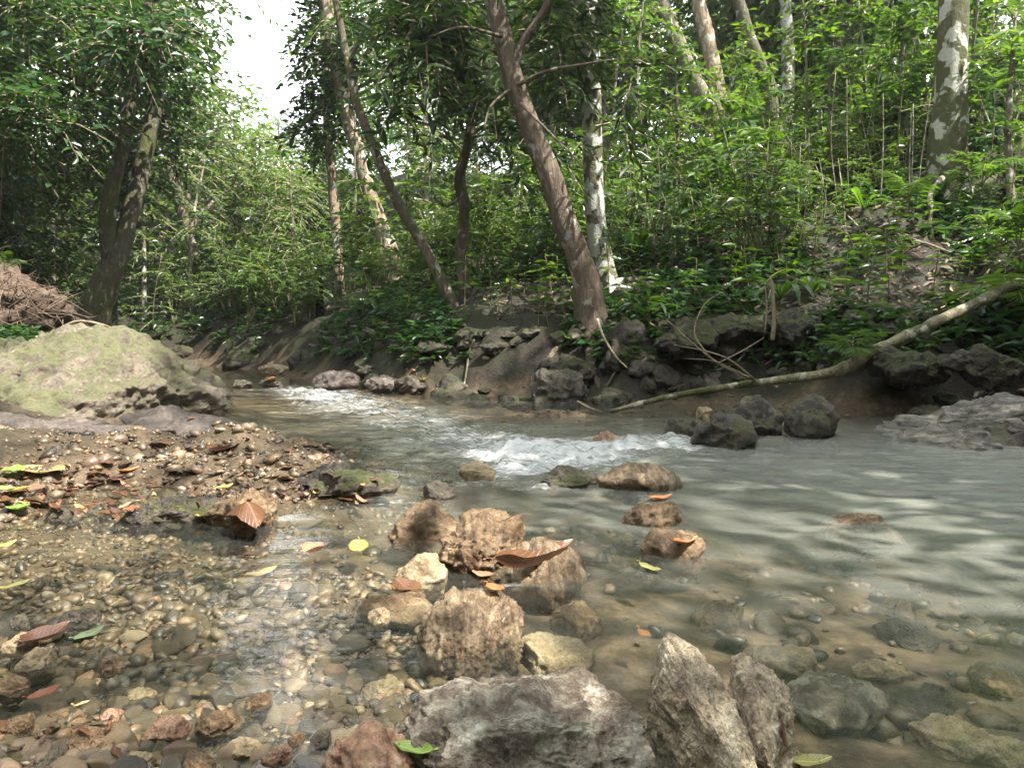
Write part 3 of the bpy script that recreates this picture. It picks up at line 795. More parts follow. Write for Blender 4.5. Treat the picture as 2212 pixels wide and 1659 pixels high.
# ------------------------------------------------------------------ pebbles
def pebble_arr(n, sub, seed):
    V, F = ico(sub)
    return V, F
def scatter_pebbles():
    rg = np.random.default_rng(99)
    c = []
    def add(n, xr, yr, smin, smax, prob=None):
        xs, ys = rg.uniform(*xr, n), rg.uniform(*yr, n)
        s = smin * (smax / smin) ** (rg.random(n) ** 1.7)
        ok = np.ones(n, bool) if prob is None else rg.random(n) < prob(xs, ys)
        c.append(np.stack([xs[ok], ys[ok], s[ok]], -1))
    bar = lambda X, Y: np.clip(gauss(X, Y, -.95, 2.7, .85, .75) * 1.6, 0, 1)
    add(2600, (-1.0, .0), (.72, 1.7), .008, .028)
    add(900, (-1.1, -.15), (.72, 1.35), .014, .036, lambda X, Y: .3 + .7 * gauss(X, Y, -.75, .9, .4, .3))
    add(7000, (-2.2, -.2), (1.5, 3.8), .005, .020, bar)
    add(900, (-2.2, -.2), (1.5, 3.8), .015, .045, bar)
    add(2200, (-1.7, -.6), (1.3, 2.4), .006, .024)
    add(900, (-.1, 1.6), (.72, 2.2), .010, .045, lambda X, Y: np.clip(.35 + .9 * fbm(np.stack([X, Y, 0 * X], -1) * 3, 2, 4), 0, 1))
    add(1500, (-.2, 1.2), (3.9, 4.9), .006, .016, lambda X, Y: np.clip(gpx(X, Y, 1190, 893, .4, .12) * 1.3, 0, 1))
    add(700, (-1, 3.0), (3.4, 6), .012, .05, lambda X, Y: np.exp(-(seg_dist(X, Y, RB) / .22) ** 2))
    return np.concatenate(c)
PB = scatter_pebbles()
PZ = H(PB[:, 0], PB[:, 1])
rg = np.random.default_rng(5)
asp = rg.uniform(.65, 1.0, len(PB)); flat = rg.uniform(.35, .7, len(PB))
PZc = PZ + PB[:, 2] * flat * np.where(PB[:, 1] > 1.8, -0.05, 0.35)
uu, vv, ff = proj(np.stack([PB[:, 0], PB[:, 1], PZc], -1))
infr = (uu > -30) & (uu < 2240) & (vv < 1690) & (PZc + PB[:, 2] * flat > -.035)
score = np.where(infr, PB[:, 2] / ff, 0)
order = np.argsort(-score)
hero = order[:290]
rest = order[290:]
protos = []
for k in range(7):
    V, F = rock_verts(3, 300 + k, (1, .9, .75), facets=9, dmin=.55, dmax=.88, r1=.14, r2=.04, r3=.015)
    protos.append(mesh_np('river_stone', V, [(F, 0)], [PEB]))
for i in hero:
    s = PB[i, 2]
    o = link('river_stone', protos[rg.integers(7)], None, (PB[i, 0], PB[i, 1], PZc[i]))
    o.scale = (s, s * asp[i], s * flat[i] * 1.3)
    o.rotation_euler = (rg.normal() * .2, rg.normal() * .2, rg.uniform(0, 6.28))
    tag(o, 'small rounded brown or grey stone lying in the near shallows and gravel', 'stone', 'loose river stones in the near shallows')
mb = MB()
Vv, Ff = ico(2)
pv = [rock_verts(2, 400 + k, (1, .9, .8), facets=9, dmin=.5, dmax=.85, r1=.16, r2=0.0, r3=0)[0] for k in range(5)]
pv1 = [rock_verts(1, 420 + k, (1, .9, .8), facets=6, dmin=.5, dmax=.85, r1=.16, r2=0.0, r3=0) for k in range(5)]
def place_many(idx, protosV, F):
    n = len(idx)
    kk = rg.integers(len(protosV), size=n)
    PV = np.stack(protosV)[kk]
    a = rg.uniform(0, 6.28, n)
    S = np.stack([PB[idx, 2], PB[idx, 2] * asp[idx], PB[idx, 2] * flat[idx] * 1.3], -1)
    PV = PV * S[:, None, :]
    c, s = np.cos(a)[:, None], np.sin(a)[:, None]
    X = PV[:, :, 0] * c - PV[:, :, 1] * s
    Y = PV[:, :, 0] * s + PV[:, :, 1] * c
    Z = PV[:, :, 2] + rg.normal(size=(n, 1)) * .25 * X + rg.normal(size=(n, 1)) * .25 * Y
    Q = np.stack([X + PB[idx, 0][:, None], Y + PB[idx, 1][:, None], Z + PZc[idx][:, None]], -1).reshape(-1, 3)
    FF = (F[None] + (np.arange(n) * PV.shape[1])[:, None, None]).reshape(-1, 3)
    mb.add(Q, FF)
nearm = PB[rest, 1] < 1.7
place_many(rest[nearm][:2600], pv, Ff)
place_many(np.concatenate([rest[nearm][2600:], rest[~nearm]]), [p[0] for p in pv1], pv1[0][1])
tag(link('gravel', mb.mesh('gravel', [PEB])), 'fine brown river gravel covering the stream bed and the bar', 'gravel', kind='stuff')

# picking on what stands so far, to lay leaves and sticks on the real surfaces
bpy.context.view_layer.update()
dg = bpy.context.evaluated_depsgraph_get()
def pick(u, v):
    d = Vector(ray(u, v)).normalized()
    hit, loc, nor, idx, ob, mt = sc.ray_cast(dg, Vector((0, 0, CAM_H)), d)
    if hit:
        return np.array(loc), np.array(nor)
    return at_z(u, v), np.array([0, 0, 1.0])

# ------------------------------------------------------------------ foliage tools
def nrm(a):
    return a / (np.linalg.norm(a, axis=-1, keepdims=True) + 1e-9)
def leaf_geo(P, D, N, L, W, droop=0.15, fold=0.18, simple=False):
    n = len(P)
    D = nrm(D)
    S = nrm(np.cross(D, N))
    N = np.cross(S, D)
    L = np.broadcast_to(np.asarray(L, float), (n,))[:, None]
    W = np.broadcast_to(np.asarray(W, float), (n,))[:, None]
    tip = P + D * L - N * (droop * L)
    if simple:
        m = P + D * L * .45 + N * (W * fold * .5)
        V = np.stack([P, m + S * W * .5, tip, m - S * W * .5], 1).reshape(-1, 3)
        F = np.arange(n)[:, None] * 4 + np.arange(4)[None]
        return V, F
    a = P + D * L * .34 + N * (W * fold)
    b = P + D * L * .72 + N * (W * fold * .6 - droop * L * .5)
    V = np.stack([P, a + S * W * .5, b + S * W * .36, tip, b - S * W * .36, a - S * W * .5], 1).reshape(-1, 3)
    k = np.arange(n)[:, None] * 6
    F = np.concatenate([k + np.array([[0, 1, 2, 3]]), k + np.array([[0, 3, 4, 5]])])
    return V, F
def sprays(mb, C, D, length, nleaf, L, Wr, rg, simple=False, droop=.4, spread=.85, leafdroop=.15, mi=0, twig=None, upn=.9):
    """leafy twigs: C start points, D directions; leaves alternate along each twig"""
    S = len(C)
    if S == 0:
        return
    D = nrm(D)
    ln = length * rg.uniform(.6, 1.3, S)
    t = (np.arange(nleaf)[None] + rg.uniform(.2, .8, (S, nleaf))) / nleaf
    dn = np.array([0, 0, -1.0])
    pos = C[:, None] + D[:, None] * (ln[:, None] * t)[..., None] + dn * (droop * ln[:, None] * t ** 2)[..., None]
    perp = nrm(np.cross(D, np.array([0, 0, 1.0]) + .001))
    side = np.where(np.arange(nleaf) % 2 == 0, 1.0, -1.0)[None, :, None]
    dirs = D[:, None] * .55 + perp[:, None] * side * spread + dn * .18 + rg.normal(size=(S, nleaf, 3)) * .28
    nn = np.array([0, 0, upn]) + rg.normal(size=(S, nleaf, 3)) * .38 + D[:, None] * .15
    l = L * rg.uniform(.65, 1.25, S * nleaf)
    V, F = leaf_geo(pos.reshape(-1, 3), dirs.reshape(-1, 3), nn.reshape(-1, 3), l, l * Wr * rg.uniform(.8, 1.2, S * nleaf), leafdroop, simple=simple)
    mb.add(V, F, mi)
    if twig is not None:
        r = .0035 if not simple else .006
        a = C; b = C + D * (ln * .5)[:, None] + dn * (droop * ln * .25)[:, None]; c = C + D * ln[:, None] + dn * (droop * ln)[:, None]
        for (p0, p1, r0, r1) in ((a, b, r * 1.4, r), (b, c, r, r * .4)):
            up = np.array([0, 0, 1.0])
            V = np.concatenate([np.stack([p0 + up * r0, p0 - up * r0 * .5 + perp * r0, p0 - up * r0 * .5 - perp * r0,
                                          p1 + up * r1, p1 - up * r1 * .5 + perp * r1, p1 - up * r1 * .5 - perp * r1], 1)]).reshape(-1, 3)
            k = np.arange(S)[:, None] * 6
            F = np.concatenate([k + np.array([[0, 1, 4, 3]]), k + np.array([[1, 2, 5, 4]]), k + np.array([[2, 0, 3, 5]])])
            mb.add(V, F, twig)
def whorls(mb, C, D, nleaf, L, Wr, rg, mi=0, droop=.75):
    """tufts of long narrow leaves hanging from twig ends"""
    S = len(C)
    D = nrm(D)
    a = rg.uniform(0, 6.28, (S, nleaf))
    p1 = nrm(np.cross(D, np.array([0.1, 0.2, 1.0])))
    p2 = np.cross(D, p1)
    rad = p1[:, None] * np.cos(a)[..., None] + p2[:, None] * np.sin(a)[..., None]
    dirs = rad * .9 + D[:, None] * .45 + np.array([0, 0, -droop]) + rg.normal(size=(S, nleaf, 3)) * .2
    pos = C[:, None] - D[:, None] * (rg.uniform(0, .10, (S, nleaf)))[..., None]
    nn = rad * .4 + np.array([0, 0, .8]) + rg.normal(size=(S, nleaf, 3)) * .2
    l = L * rg.uniform(.6, 1.2, S * nleaf)
    V, F = leaf_geo(pos.reshape(-1, 3), dirs.reshape(-1, 3), nn.reshape(-1, 3), l, l * Wr, .22)
    mb.add(V, F, mi)
def in_ell(n, c, r, rg, shell=.45):
    d = nrm(rg.normal(size=(n, 3)))
    q = rg.random(n) ** shell
    return np.asarray(c) + d * q[:, None] * np.asarray(r), d
def crown_mesh(name, blobs, per, rg, leafmat, L, Wr, simple=False, length=.5, nleaf=12, droop=.4, origin=(0, 0, 0), kind='spray', twigmat=None):
    """blobs: (centre xyz, radii xyz, weight)"""
    mb = MB()
    for c, r, wgt in blobs:
        n = max(3, int(per * wgt))
        C, d = in_ell(n, c, r, rg)
        dirs = d * np.array([1, 1, .45]) + rg.normal(size=(n, 3)) * .35
        if kind == 'spray':
            sprays(mb, C, dirs, length, nleaf, L, Wr, rg, simple, droop, twig=1)
        else:
            whorls(mb, C, dirs, nleaf, L, Wr, rg)
            B = C - nrm(dirs) * length
            for a, b in zip(B, C):
                add_tube(mb, catmull([a, (a + b) / 2 + np.array([0, 0, -.03]), b], 5), [.008, .004], 4, 1, cap=False)
    return mb.mesh(name, [leafmat, twigmat or TW], smooth=False, origin=origin)
def pxb(u, v, Y, rx, rz, ry=None, wgt=1.0):
    return (at_y(u, v, Y), (rx, ry or rx, rz), wgt)

def trunk_mesh(name, pts, widths, bark, origin, sides=14, n=46, bump=.10, seed=0, flare=1.5, limbs=()):
    mb = MB()
    P = catmull(pts, n)
    R = np.interp(np.linspace(0, 1, n), np.linspace(0, 1, len(widths)), widths)
    P = np.vstack([P[0] - np.array([0, 0, .3]), P])
    R = np.concatenate([[R[0] * flare * 1.1], R])
    k = np.exp(-np.arange(n + 1) / 3.0)
    R = R * (1 + (flare - 1) * k)
    add_tube(mb, P, R, sides, bump=bump, seed=seed)
    for lp, lr in limbs:
        add_tube(mb, catmull(lp, 14), lr, 8, bump=.08, seed=seed + 3)
    return mb.mesh(name, [bark], origin=origin)
def tree_px(label, pts, widths, bark, seed=0, crown=None, limbs=(), flare=1.5, sides=14, bump=.10, cat='tree', group=None, name='tree', n=46, roots=0, dy=0.0):
    """pts (u, v, Y); widths in photo pixels (full width) at matching points; limbs: (points (u,v,Y), widths px)"""
    pts = [(a, b, c + dy) for a, b, c in pts]
    limbs = [([(a, b, c + dy) for a, b, c in lp], lw) for lp, lw in limbs]
    W = [at_y(*p) for p in pts]
    R = [w_ / 2 / FPX * p[2] for w_, p in zip(widths, pts)]
    L_ = [([at_y(*p) for p in lp], [q / 2 / FPX * lp[0][2] for q in lw]) for lp, lw in limbs]
    gz = float(H(W[0][0], W[0][1])[0])
    if W[0][2] > gz + .04:            # carry the foot down to the ground
        W = [np.array([W[0][0] + .3 * (W[0][0] - W[1][0]), W[0][1], gz - .02])] + W
        R = [R[0] * 1.1] + R
    base = W[0]
    root = bpy.data.objects.new(name, None); COL.objects.link(root)
    root.location = base
    tag(root, label, cat, group)
    link('trunk', trunk_mesh('trunk', W, R, bark, base, sides, n, bump, seed, flare, L_), root)
    rr = np.random.default_rng(4000 + seed)
    for k in range(roots):
        a = k * 6.283 / roots + rr.uniform(-.4, .4); r0 = R[0] * rr.uniform(.28, .42); ln = R[0] * rr.uniform(2.4, 3.8)
        pts_ = [base + np.array([0, 0, R[0] * .9])]
        for q in (.25, .55, 1.0):
            X_, Y_ = base[0] + math.cos(a + q * .3) * ln * q, base[1] + math.sin(a + q * .3) * ln * q
            pts_.append(np.array([X_, Y_, float(H(X_, Y_)[0]) + r0 * (.5 - .9 * q)]))
        mb = MB(); add_tube(mb, catmull(pts_, 14), [r0 * 1.5, r0 * 1.1, r0 * .7, r0 * .3], 9, bump=.15, seed=seed + k)
        link('root', mb.mesh('root', [bark], origin=base), root)
    if crown:
        rgx = np.random.default_rng(1000 + seed)
        link('crown', crown_mesh('crown', rg=rgx, origin=base, **crown), root)
    return root

# ------------------------------------------------------------------ trees in the picture
tree_px('twin-stemmed dark mossy tree at the left behind the mossy boulder', [(195, 715, 7.0), (215, 640, 7.0), (245, 570, 7.0), (285, 450, 7.1), (315, 330, 7.2), (338, 200, 7.3), (352, 60, 7.4), (365, -150, 7.5), (380, -500, 7.7)],
        [70, 62, 48, 34, 31, 29, 27, 22, 12], BK_grey, 1,
        dict(blobs=[pxb(60, 50, 6.8, .7, .45), pxb(230, 70, 7.2, .65, .45), pxb(385, 15, 7.6, .38, .22, wgt=.6), pxb(70, 230, 7.0, .6, .45), pxb(235, 235, 7.6, .5, .42),
                    pxb(365, 180, 8.0, .26, .35, wgt=.6), pxb(-110, 140, 7, .7, .7), pxb(40, 380, 8.4, .6, .35, wgt=1.0), pxb(-60, 380, 7.5, .5, .5, wgt=.8), pxb(230, 380, 8.2, .45, .25, wgt=.6),
                    pxb(60, -220, 7.5, 1.0, .6, wgt=1.8), pxb(150, -480, 8, .9, .6, wgt=.8), pxb(-320, -100, 7, 1.0, .9, wgt=1.6), pxb(150, -330, 7.2, .6, .4, wgt=1.1), pxb(-60, -560, 6.5, 1.3, .6, wgt=1.6), pxb(-500, -500, 6, 1.2, .8, wgt=1.6), pxb(100, -900, 7, 1.2, .6, wgt=1.5), pxb(330, 310, 8.0, .30, .30, wgt=.5), pxb(300, 90, 6.3, .28, .2, wgt=.7), pxb(330, 60, 6.4, .25, .25, wgt=.5), pxb(130, 240, 6.3, .35, .18, wgt=.5), pxb(30, 260, 6.0, .4, .22, wgt=.7), pxb(60, 500, 7.6, .5, .3, wgt=.7)],
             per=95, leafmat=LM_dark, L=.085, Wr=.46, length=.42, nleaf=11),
        limbs=[([(240, 575, 7.0), (232, 500, 6.95), (238, 420, 6.9), (262, 330, 6.9), (285, 200, 6.9), (320, 40, 6.9), (330, -200, 7)], [36, 34, 33, 31, 28, 24, 12]),
               ([(285, 240, 6.9), (180, 180, 6.8), (80, 140, 6.8)], [14, 9, 4]), ([(320, 330, 7.2), (200, 330, 7.3), (60, 380, 7.6)], [12, 8, 4]), ([(320, 60, 6.9), (200, 20, 7), (60, 30, 6.8)], [14, 9, 4])])
tree_px('pale crooked thin trunk behind the twin-stemmed tree', [(240, 640, 8.4), (262, 560, 8.4), (255, 520, 8.4), (268, 470, 8.4), (262, 420, 8.4), (275, 360, 8.4), (262, 200, 8.5), (250, -100, 8.6)], [26, 20, 17, 16, 15, 14, 12, 8], BK_white, 2, sides=10)
tree_px('dark leaning tree with peeling upper bark in the gap left of centre', [(468, 705, 12), (440, 620, 12), (405, 500, 12), (385, 430, 12), (368, 360, 12), (350, 250, 12.2), (335, 100, 12.4)], [22, 20, 20, 24, 20, 16, 10], BK_slim, 3,
        dict(blobs=[pxb(470, 300, 13.5, .9, .8), pxb(430, 190, 13, .55, .55, wgt=.7), pxb(540, 370, 14, 1.0, .7), pxb(600, 420, 14.5, 1.0, .6), pxb(500, 460, 13.5, 1.2, .7), pxb(390, 330, 12.5, .7, .7)],
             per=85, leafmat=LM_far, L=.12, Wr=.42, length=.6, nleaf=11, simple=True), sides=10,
        limbs=[([(395, 460, 12), (440, 340, 12.5), (480, 260, 13)], [12, 8, 4]), ([(405, 500, 12), (480, 420, 12.8), (570, 380, 13.6)], [10, 7, 3])])
tree_px('slim sunlit tan tree left of the peeling leaning tree', [(733, 640, 10), (730, 560, 10), (722, 450, 10), (712, 330, 10), (706, 250, 10), (700, 120, 10), (692, -100, 10), (690, -400, 10)], [22, 20, 20, 18, 17, 15, 12, 8], BK_tan, 4,
        dict(blobs=[pxb(692, 60, 10, .22, .5), pxb(700, 190, 10.1, .26, .40), pxb(680, 280, 10.2, .24, .22, wgt=.6), pxb(715, -60, 10, .2, .3, wgt=.5)],
             per=75, leafmat=LM_dark, L=.10, Wr=.5, length=.36, nleaf=10, droop=.8), sides=10, flare=1.3)
tree_px('leaning tree with pale peeling bark and a dark hollow at its foot', [(848, 610, 9.5), (838, 540, 9.5), (800, 420, 9.5), (775, 330, 9.5), (750, 255, 9.5), (728, 150, 9.5), (708, 30, 9.5), (690, -200, 9.6), (670, -500, 9.8)], [44, 36, 34, 30, 28, 26, 24, 18, 10], BK_tan, 5,
        dict(blobs=[pxb(760, 90, 9.3, .30, .40), pxb(730, 240, 9.6, .20, .35, wgt=.5), pxb(810, 20, 9.5, .35, .25)],
             per=80, leafmat=LM_dark, L=.10, Wr=.40, length=.4, nleaf=10, droop=.8), bump=.16)
tree_px('slender dark tree bowing left from the far bank', [(992, 690, 6.5), (965, 630, 6.5), (930, 560, 6.5), (890, 490, 6.5), (855, 430, 6.5), (820, 350, 6.5), (795, 290, 6.5), (768, 215, 6.5), (752, 140, 6.5), (735, 50, 6.5), (705, -120, 6.6), (690, -400, 6.7)],
        [30, 26, 24, 22, 22, 20, 19, 19, 17, 15, 12, 8], BK_slim, 6, dict(blobs=[pxb(700, -420, 6.7, .2, .15)], per=30, leafmat=LM_dark, L=.09, Wr=.4, length=.4, nleaf=10), sides=10, flare=1.2,
        limbs=[([(752, 140, 6.5), (790, 60, 6.4), (840, 0, 6.3)], [10, 7, 4])])
tree_px('crooked dark tree with knees rising straight then bending left', [(1008, 700, 6.7), (1003, 620, 6.7), (996, 540, 6.7), (1003, 450, 6.7), (992, 385, 6.7), (1010, 320, 6.7), (1016, 260, 6.7), (992, 205, 6.7), (955, 140, 6.7), (905, 70, 6.7), (855, 0, 6.6), (780, -140, 6.5), (720, -350, 6.4)],
        [34, 28, 24, 22, 24, 20, 20, 18, 18, 17, 16, 12, 8], BK_slim, 7, roots=5, sides=10, flare=1.3, bump=.14,
        crown=dict(blobs=[pxb(950, 60, 6.4, .30, .25), pxb(1000, 180, 6.4, .20, .28, wgt=.7), pxb(900, 20, 6.5, .3, .2), pxb(900, -100, 6.5, .25, .2, wgt=.8), pxb(730, -350, 6.4, .15, .12, wgt=.2)], per=42, leafmat=LM_lance, L=.17, Wr=.2, length=.3, nleaf=8, kind='whorl'),
        limbs=[([(1016, 265, 6.7), (1025, 230, 6.6), (1032, 180, 6.6)], [14, 11, 5]), ([(992, 430, 6.7), (965, 445, 6.6), (940, 432, 6.5)], [8, 6, 3])])
tree_px('thick brown tree leaning left over the stream in the centre', [(1278, 690, 5.6), (1268, 620, 5.6), (1245, 540, 5.6), (1218, 470, 5.6), (1190, 385, 5.6), (1155, 300, 5.6), (1125, 220, 5.6), (1100, 140, 5.6), (1080, 60, 5.6), (1062, -20, 5.6), (1030, -200, 5.6), (1010, -450, 5.7)],
        [76, 60, 52, 50, 48, 46, 44, 41, 39, 37, 32, 18], BK_brown, 8, roots=6, dy=.10, flare=1.1, sides=20, n=70,
        crown=dict(blobs=[pxb(920, 90, 6.1, .30, .30), pxb(975, 20, 6.3, .28, .22), pxb(1200, 120, 6.3, .28, .28), pxb(1215, 20, 6.4, .22, .22), pxb(1060, 240, 6.1, .16, .22, wgt=.4), pxb(1175, 300, 6.2, .2, .2, wgt=.4),
                          pxb(880, 190, 6.0, .25, .28, wgt=.6), pxb(1340, 170, 5.6, .12, .2, wgt=.22), pxb(1345, 290, 5.6, .10, .13, wgt=.14), pxb(1230, -260, 5.8, .7, .4, wgt=1.3), pxb(1300, -350, 5.6, .9, .5, wgt=1.6), pxb(1200, -700, 5.5, 1.3, .7, wgt=1.8), pxb(1700, -500, 5.6, 1.2, .6, wgt=1.5)],
                    per=30, leafmat=LM_lance, L=.16, Wr=.21, length=.36, nleaf=11, droop=.75),
        limbs=[([(1104, 165, 5.6), (1130, 90, 5.55), (1165, 40, 5.5), (1195, -20, 5.45)], [20, 16, 14, 10]), ([(1112, 188, 5.55), (1180, 155, 5.4), (1260, 140, 5.25), (1320, 130, 5.15)], [9, 7, 5, 3]),
               ([(1100, 195, 5.55), (1060, 230, 5.3), (1045, 280, 5.2)], [7, 5, 3]), ([(1125, 225, 5.5), (1190, 290, 5.3), (1260, 360, 5.2)], [7, 5, 3]), ([(1085, 80, 5.5), (1000, 60, 5.4), (930, 80, 5.4)], [9, 6, 3])])
tree_px('straight tree with white lichen patches behind the brown leaning tree', [(1312, 640, 6.7), (1302, 580, 6.7), (1290, 500, 6.7), (1283, 420, 6.7), (1280, 320, 6.7), (1278, 200, 6.7), (1274, 100, 6.7), (1270, 0, 6.7), (1262, -250, 6.7), (1255, -600, 6.8)],
        [62, 50, 44, 42, 41, 41, 41, 40, 34, 20], BK_white, 9, roots=5, flare=1.35, sides=18, bump=.05, n=60,
        crown=dict(blobs=[pxb(1250, -450, 6.8, 1.2, .6, wgt=1.3), pxb(1400, -750, 7, 1.3, .7)], per=90, leafmat=LM_mid, L=.12, Wr=.42, length=.5, nleaf=10))
tree_px('leaning grey tree on the hill, left of the pair at the top', [(1535, 245, 11), (1500, 170, 11), (1465, 90, 11), (1428, 0, 11), (1380, -130, 11), (1320, -400, 11.2)], [34, 30, 28, 27, 24, 12], BK_pole, 10,
        dict(blobs=[pxb(1330, -420, 11.2, 1.4, .9), pxb(1480, -300, 11, 1.0, .7)], per=110, leafmat=LM_mid, L=.13, Wr=.42, length=.6, nleaf=10, simple=True))
tree_px('grey tree on the hill, right of the pair at the top', [(1552, 215, 11.4), (1540, 140, 11.4), (1522, 60, 11.4), (1506, -20, 11.4), (1480, -250, 11.4), (1470, -450, 11.4)], [34, 32, 30, 28, 22, 12], BK_tan, 11,
        dict(blobs=[pxb(1560, -420, 11.4, 1.4, .9)], per=110, leafmat=LM_mid, L=.13, Wr=.42, length=.6, nleaf=10, simple=True))
tree_px('dark mossy leaning trunk among the hillside saplings', [(1665, 215, 10.5), (1640, 140, 10.5), (1612, 60, 10.5), (1588, -20, 10.5), (1540, -200, 10.5)], [30, 27, 26, 25, 14], BK_grey, 12)
tree_px('thin pale trunk at the top right of centre on the hill', [(1702, 110, 13), (1698, 40, 13), (1695, -40, 13), (1690, -300, 13)], [26, 24, 24, 12], BK_white, 13)
tree_px('thick right-hand tree, dark with moss on one side and white on the other', [(2050, 385, 7.6), (2048, 330, 7.6), (2052, 275, 7.6), (2056, 200, 7.6), (2058, 100, 7.6), (2060, 0, 7.6), (2066, -250, 7.6), (2075, -600, 7.7)],
        [82, 76, 70, 62, 60, 58, 50, 26], BK_thick, 14, roots=6, flare=1.15, sides=20, bump=.07, n=60,
        crown=dict(blobs=[pxb(2075, -560, 7.7, 1.4, .6, wgt=1.0)], per=70, leafmat=LM_mid, L=.12, Wr=.42, length=.5, nleaf=10))
tree_px('dark trunk at the extreme left edge behind the root mass', [(20, 590, 8.5), (18, 500, 8.5), (12, 400, 8.5), (5, 200, 8.5), (0, -200, 8.5)], [46, 40, 34, 30, 20], BK_grey, 15)
# charred post
bp = at_y(690, 690, 8.6)
mb = MB(); add_tube(mb, catmull([at_y(693, 705, 8.6), at_y(690, 640, 8.6), at_y(688, 590, 8.6), at_y(690, 572, 8.6)], 14), [.055, .048, .042, .03], 9, bump=.2, seed=4)
tag(link('charred_stump', mb.mesh('charred_stump', [BK_black], origin=bp), None, bp), 'black charred stump standing beside the slim tan tree', 'stump')

# ------------------------------------------------------------------ young thin trees in the middle distance
rgp = np.random.default_rng(77)
LAND = [(0, 'the left edge'), (250, 'the twin-stemmed tree'), (430, 'the dark leaning tree'), (722, 'the slim tan tree'), (800, 'the peeling leaning tree'), (900, 'the bowing slender tree'), (1000, 'the crooked dark tree'), (1200, 'the brown leaning tree'), (1285, 'the white lichen tree'), (1530, 'the hillside pair'), (2050, 'the thick right-hand tree'), (2212, 'the right edge')]
ORD = ['first', 'second', 'third', 'fourth', 'fifth', 'sixth', 'seventh', 'eighth', 'ninth', 'tenth', 'eleventh', 'twelfth']
def landmark_labels(us, text):
    out = [None] * len(us)
    for (a, an), (b, bn) in zip(LAND[:-1], LAND[1:]):
        idx = sorted([i for i, q in enumerate(us) if a <= min(max(q, 0), 2211) < b], key=lambda i: us[i])
        for r, i in enumerate(idx):
            out[i] = text + ' between ' + an.replace('the ', '', 1) + ' and ' + bn.replace('the ', '', 1) + ('' if len(idx) == 1 else ', %s from the left' % ORD[r])
    return out
poles = [(605, 690, 13, 590, 400), (640, 690, 12, 625, 420), (520, 700, 13.5, 505, 330), (560, 700, 14, 545, 390), (415, 690, 11, 440, 420), (890, 620, 11, 880, 330), (935, 590, 10.5, 905, 120), (928, 560, 12, 930, 100), (1050, 560, 12, 1030, 350), (1075, 540, 13, 1060, 120),
         (1200, 480, 14, 1180, 60), (1360, 420, 10, 1355, 60), (1405, 400, 10.5, 1390, 30), (1740, 330, 9.5, 1730, 0), (1800, 340, 9, 1805, 60), (1870, 320, 9.5, 1850, 20), (1950, 320, 9, 1965, 40), (2130, 330, 8.5, 2120, -60), (2165, 330, 9, 2150, -40),
         (110, 640, 9.5, 110, 250), (145, 640, 10, 160, 300), (310, 660, 11, 300, 350), (345, 670, 12, 360, 380), (760, 600, 12, 770, 200), (1115, 520, 11, 1100, 230), (1160, 500, 15, 1150, 200), (1460, 350, 9, 1450, 100), (1600, 330, 10, 1605, 150), (2190, 420, 7, 2195, 80)]
PLAB = landmark_labels([(p[0] + p[3]) / 2 for p in poles], 'thin young tree')
for k, (u, v, Y, ut, vt) in enumerate(poles):
    a, b = at_y(u, v, Y), at_y(ut, vt - 60, Y + rgp.normal() * .3)
    a[2] = H(a[0], a[1])[0]
    m_ = (a + b) / 2 + rgp.normal(size=3) * np.array([.08, .08, 0])
    root = bpy.data.objects.new('young_tree', None); COL.objects.link(root); root.location = a
    r0 = rgp.uniform(.016, .034)
    mb = MB(); add_tube(mb, np.vstack([a - np.array([0, 0, .15]), catmull([a, m_, b], 18)]), [r0 * 1.2, r0, r0 * .8, r0 * .3], 7, bump=.1, seed=k)
    link('trunk', mb.mesh('trunk', [BK_pole if k % 3 else BK_white], origin=a), root)
    n = 26
    t = rgp.uniform(.35, 1, n)
    C = a + (b - a) * t[:, None]
    D = rgp.normal(size=(n, 3)) * np.array([1, 1, .3]) + np.array([0, 0, .15])
    mb = MB(); sprays(mb, C, D, .55, 12, .11, .42, rgp, Y > 10, .5, twig=1)
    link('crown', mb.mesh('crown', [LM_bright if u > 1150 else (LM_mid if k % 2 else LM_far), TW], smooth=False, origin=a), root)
    tag(root, PLAB[k], 'tree', 'thin young trees in the middle distance')

# ------------------------------------------------------------------ background trees (shared meshes)
bgp = []
for k in range(4):
    rgx = np.random.default_rng(500 + k)
    h = 7.0
    mb = MB(); add_tube(mb, catmull([(0, 0, -.4), (.1, .1, 2), (.25 * (k - 1.5), .1, 4.5), (.3 * (k - 1.5), 0, h)], 20), [.17, .13, .10, .03], 9, bump=.1, seed=k)
    for j in range(6):
        z0 = 2.5 + j * .7; a = rgx.uniform(0, 6.28)
        add_tube(mb, catmull([(.15 * (k - 1.5), .1, z0), (math.cos(a), math.sin(a), z0 + .7), (2 * math.cos(a), 2 * math.sin(a), z0 + 1.1)], 8), [.05, .03, .012], 5)
    tm = mb.mesh('trunk', [BK_slim])
    blobs = [((rgx.normal() * 1.1, rgx.normal() * 1.1, rgx.uniform(1.6, 7.4)), (rgx.uniform(.9, 1.5), rgx.uniform(.9, 1.5), rgx.uniform(.5, .9)), 1) for _ in range(13)]
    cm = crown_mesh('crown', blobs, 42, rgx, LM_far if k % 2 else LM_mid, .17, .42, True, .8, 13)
    bgp.append((tm, cm))
def bg_tree(x, y, s, k, lab, grp):
    root = bpy.data.objects.new('forest_tree', None); COL.objects.link(root)
    root.location = (x, y, float(H(x, y)[0]))
    root.rotation_euler = (0, 0, rgp.uniform(0, 6.28)); root.scale = (s, s, s * rgp.uniform(.9, 1.25))
    link('trunk', bgp[k][0], root); link('crown', bgp[k][1], root)
    tag(root, lab, 'tree', grp)
    if 'background' in grp: BGT.append((root, x, y))
cnt = 0
BGT = []
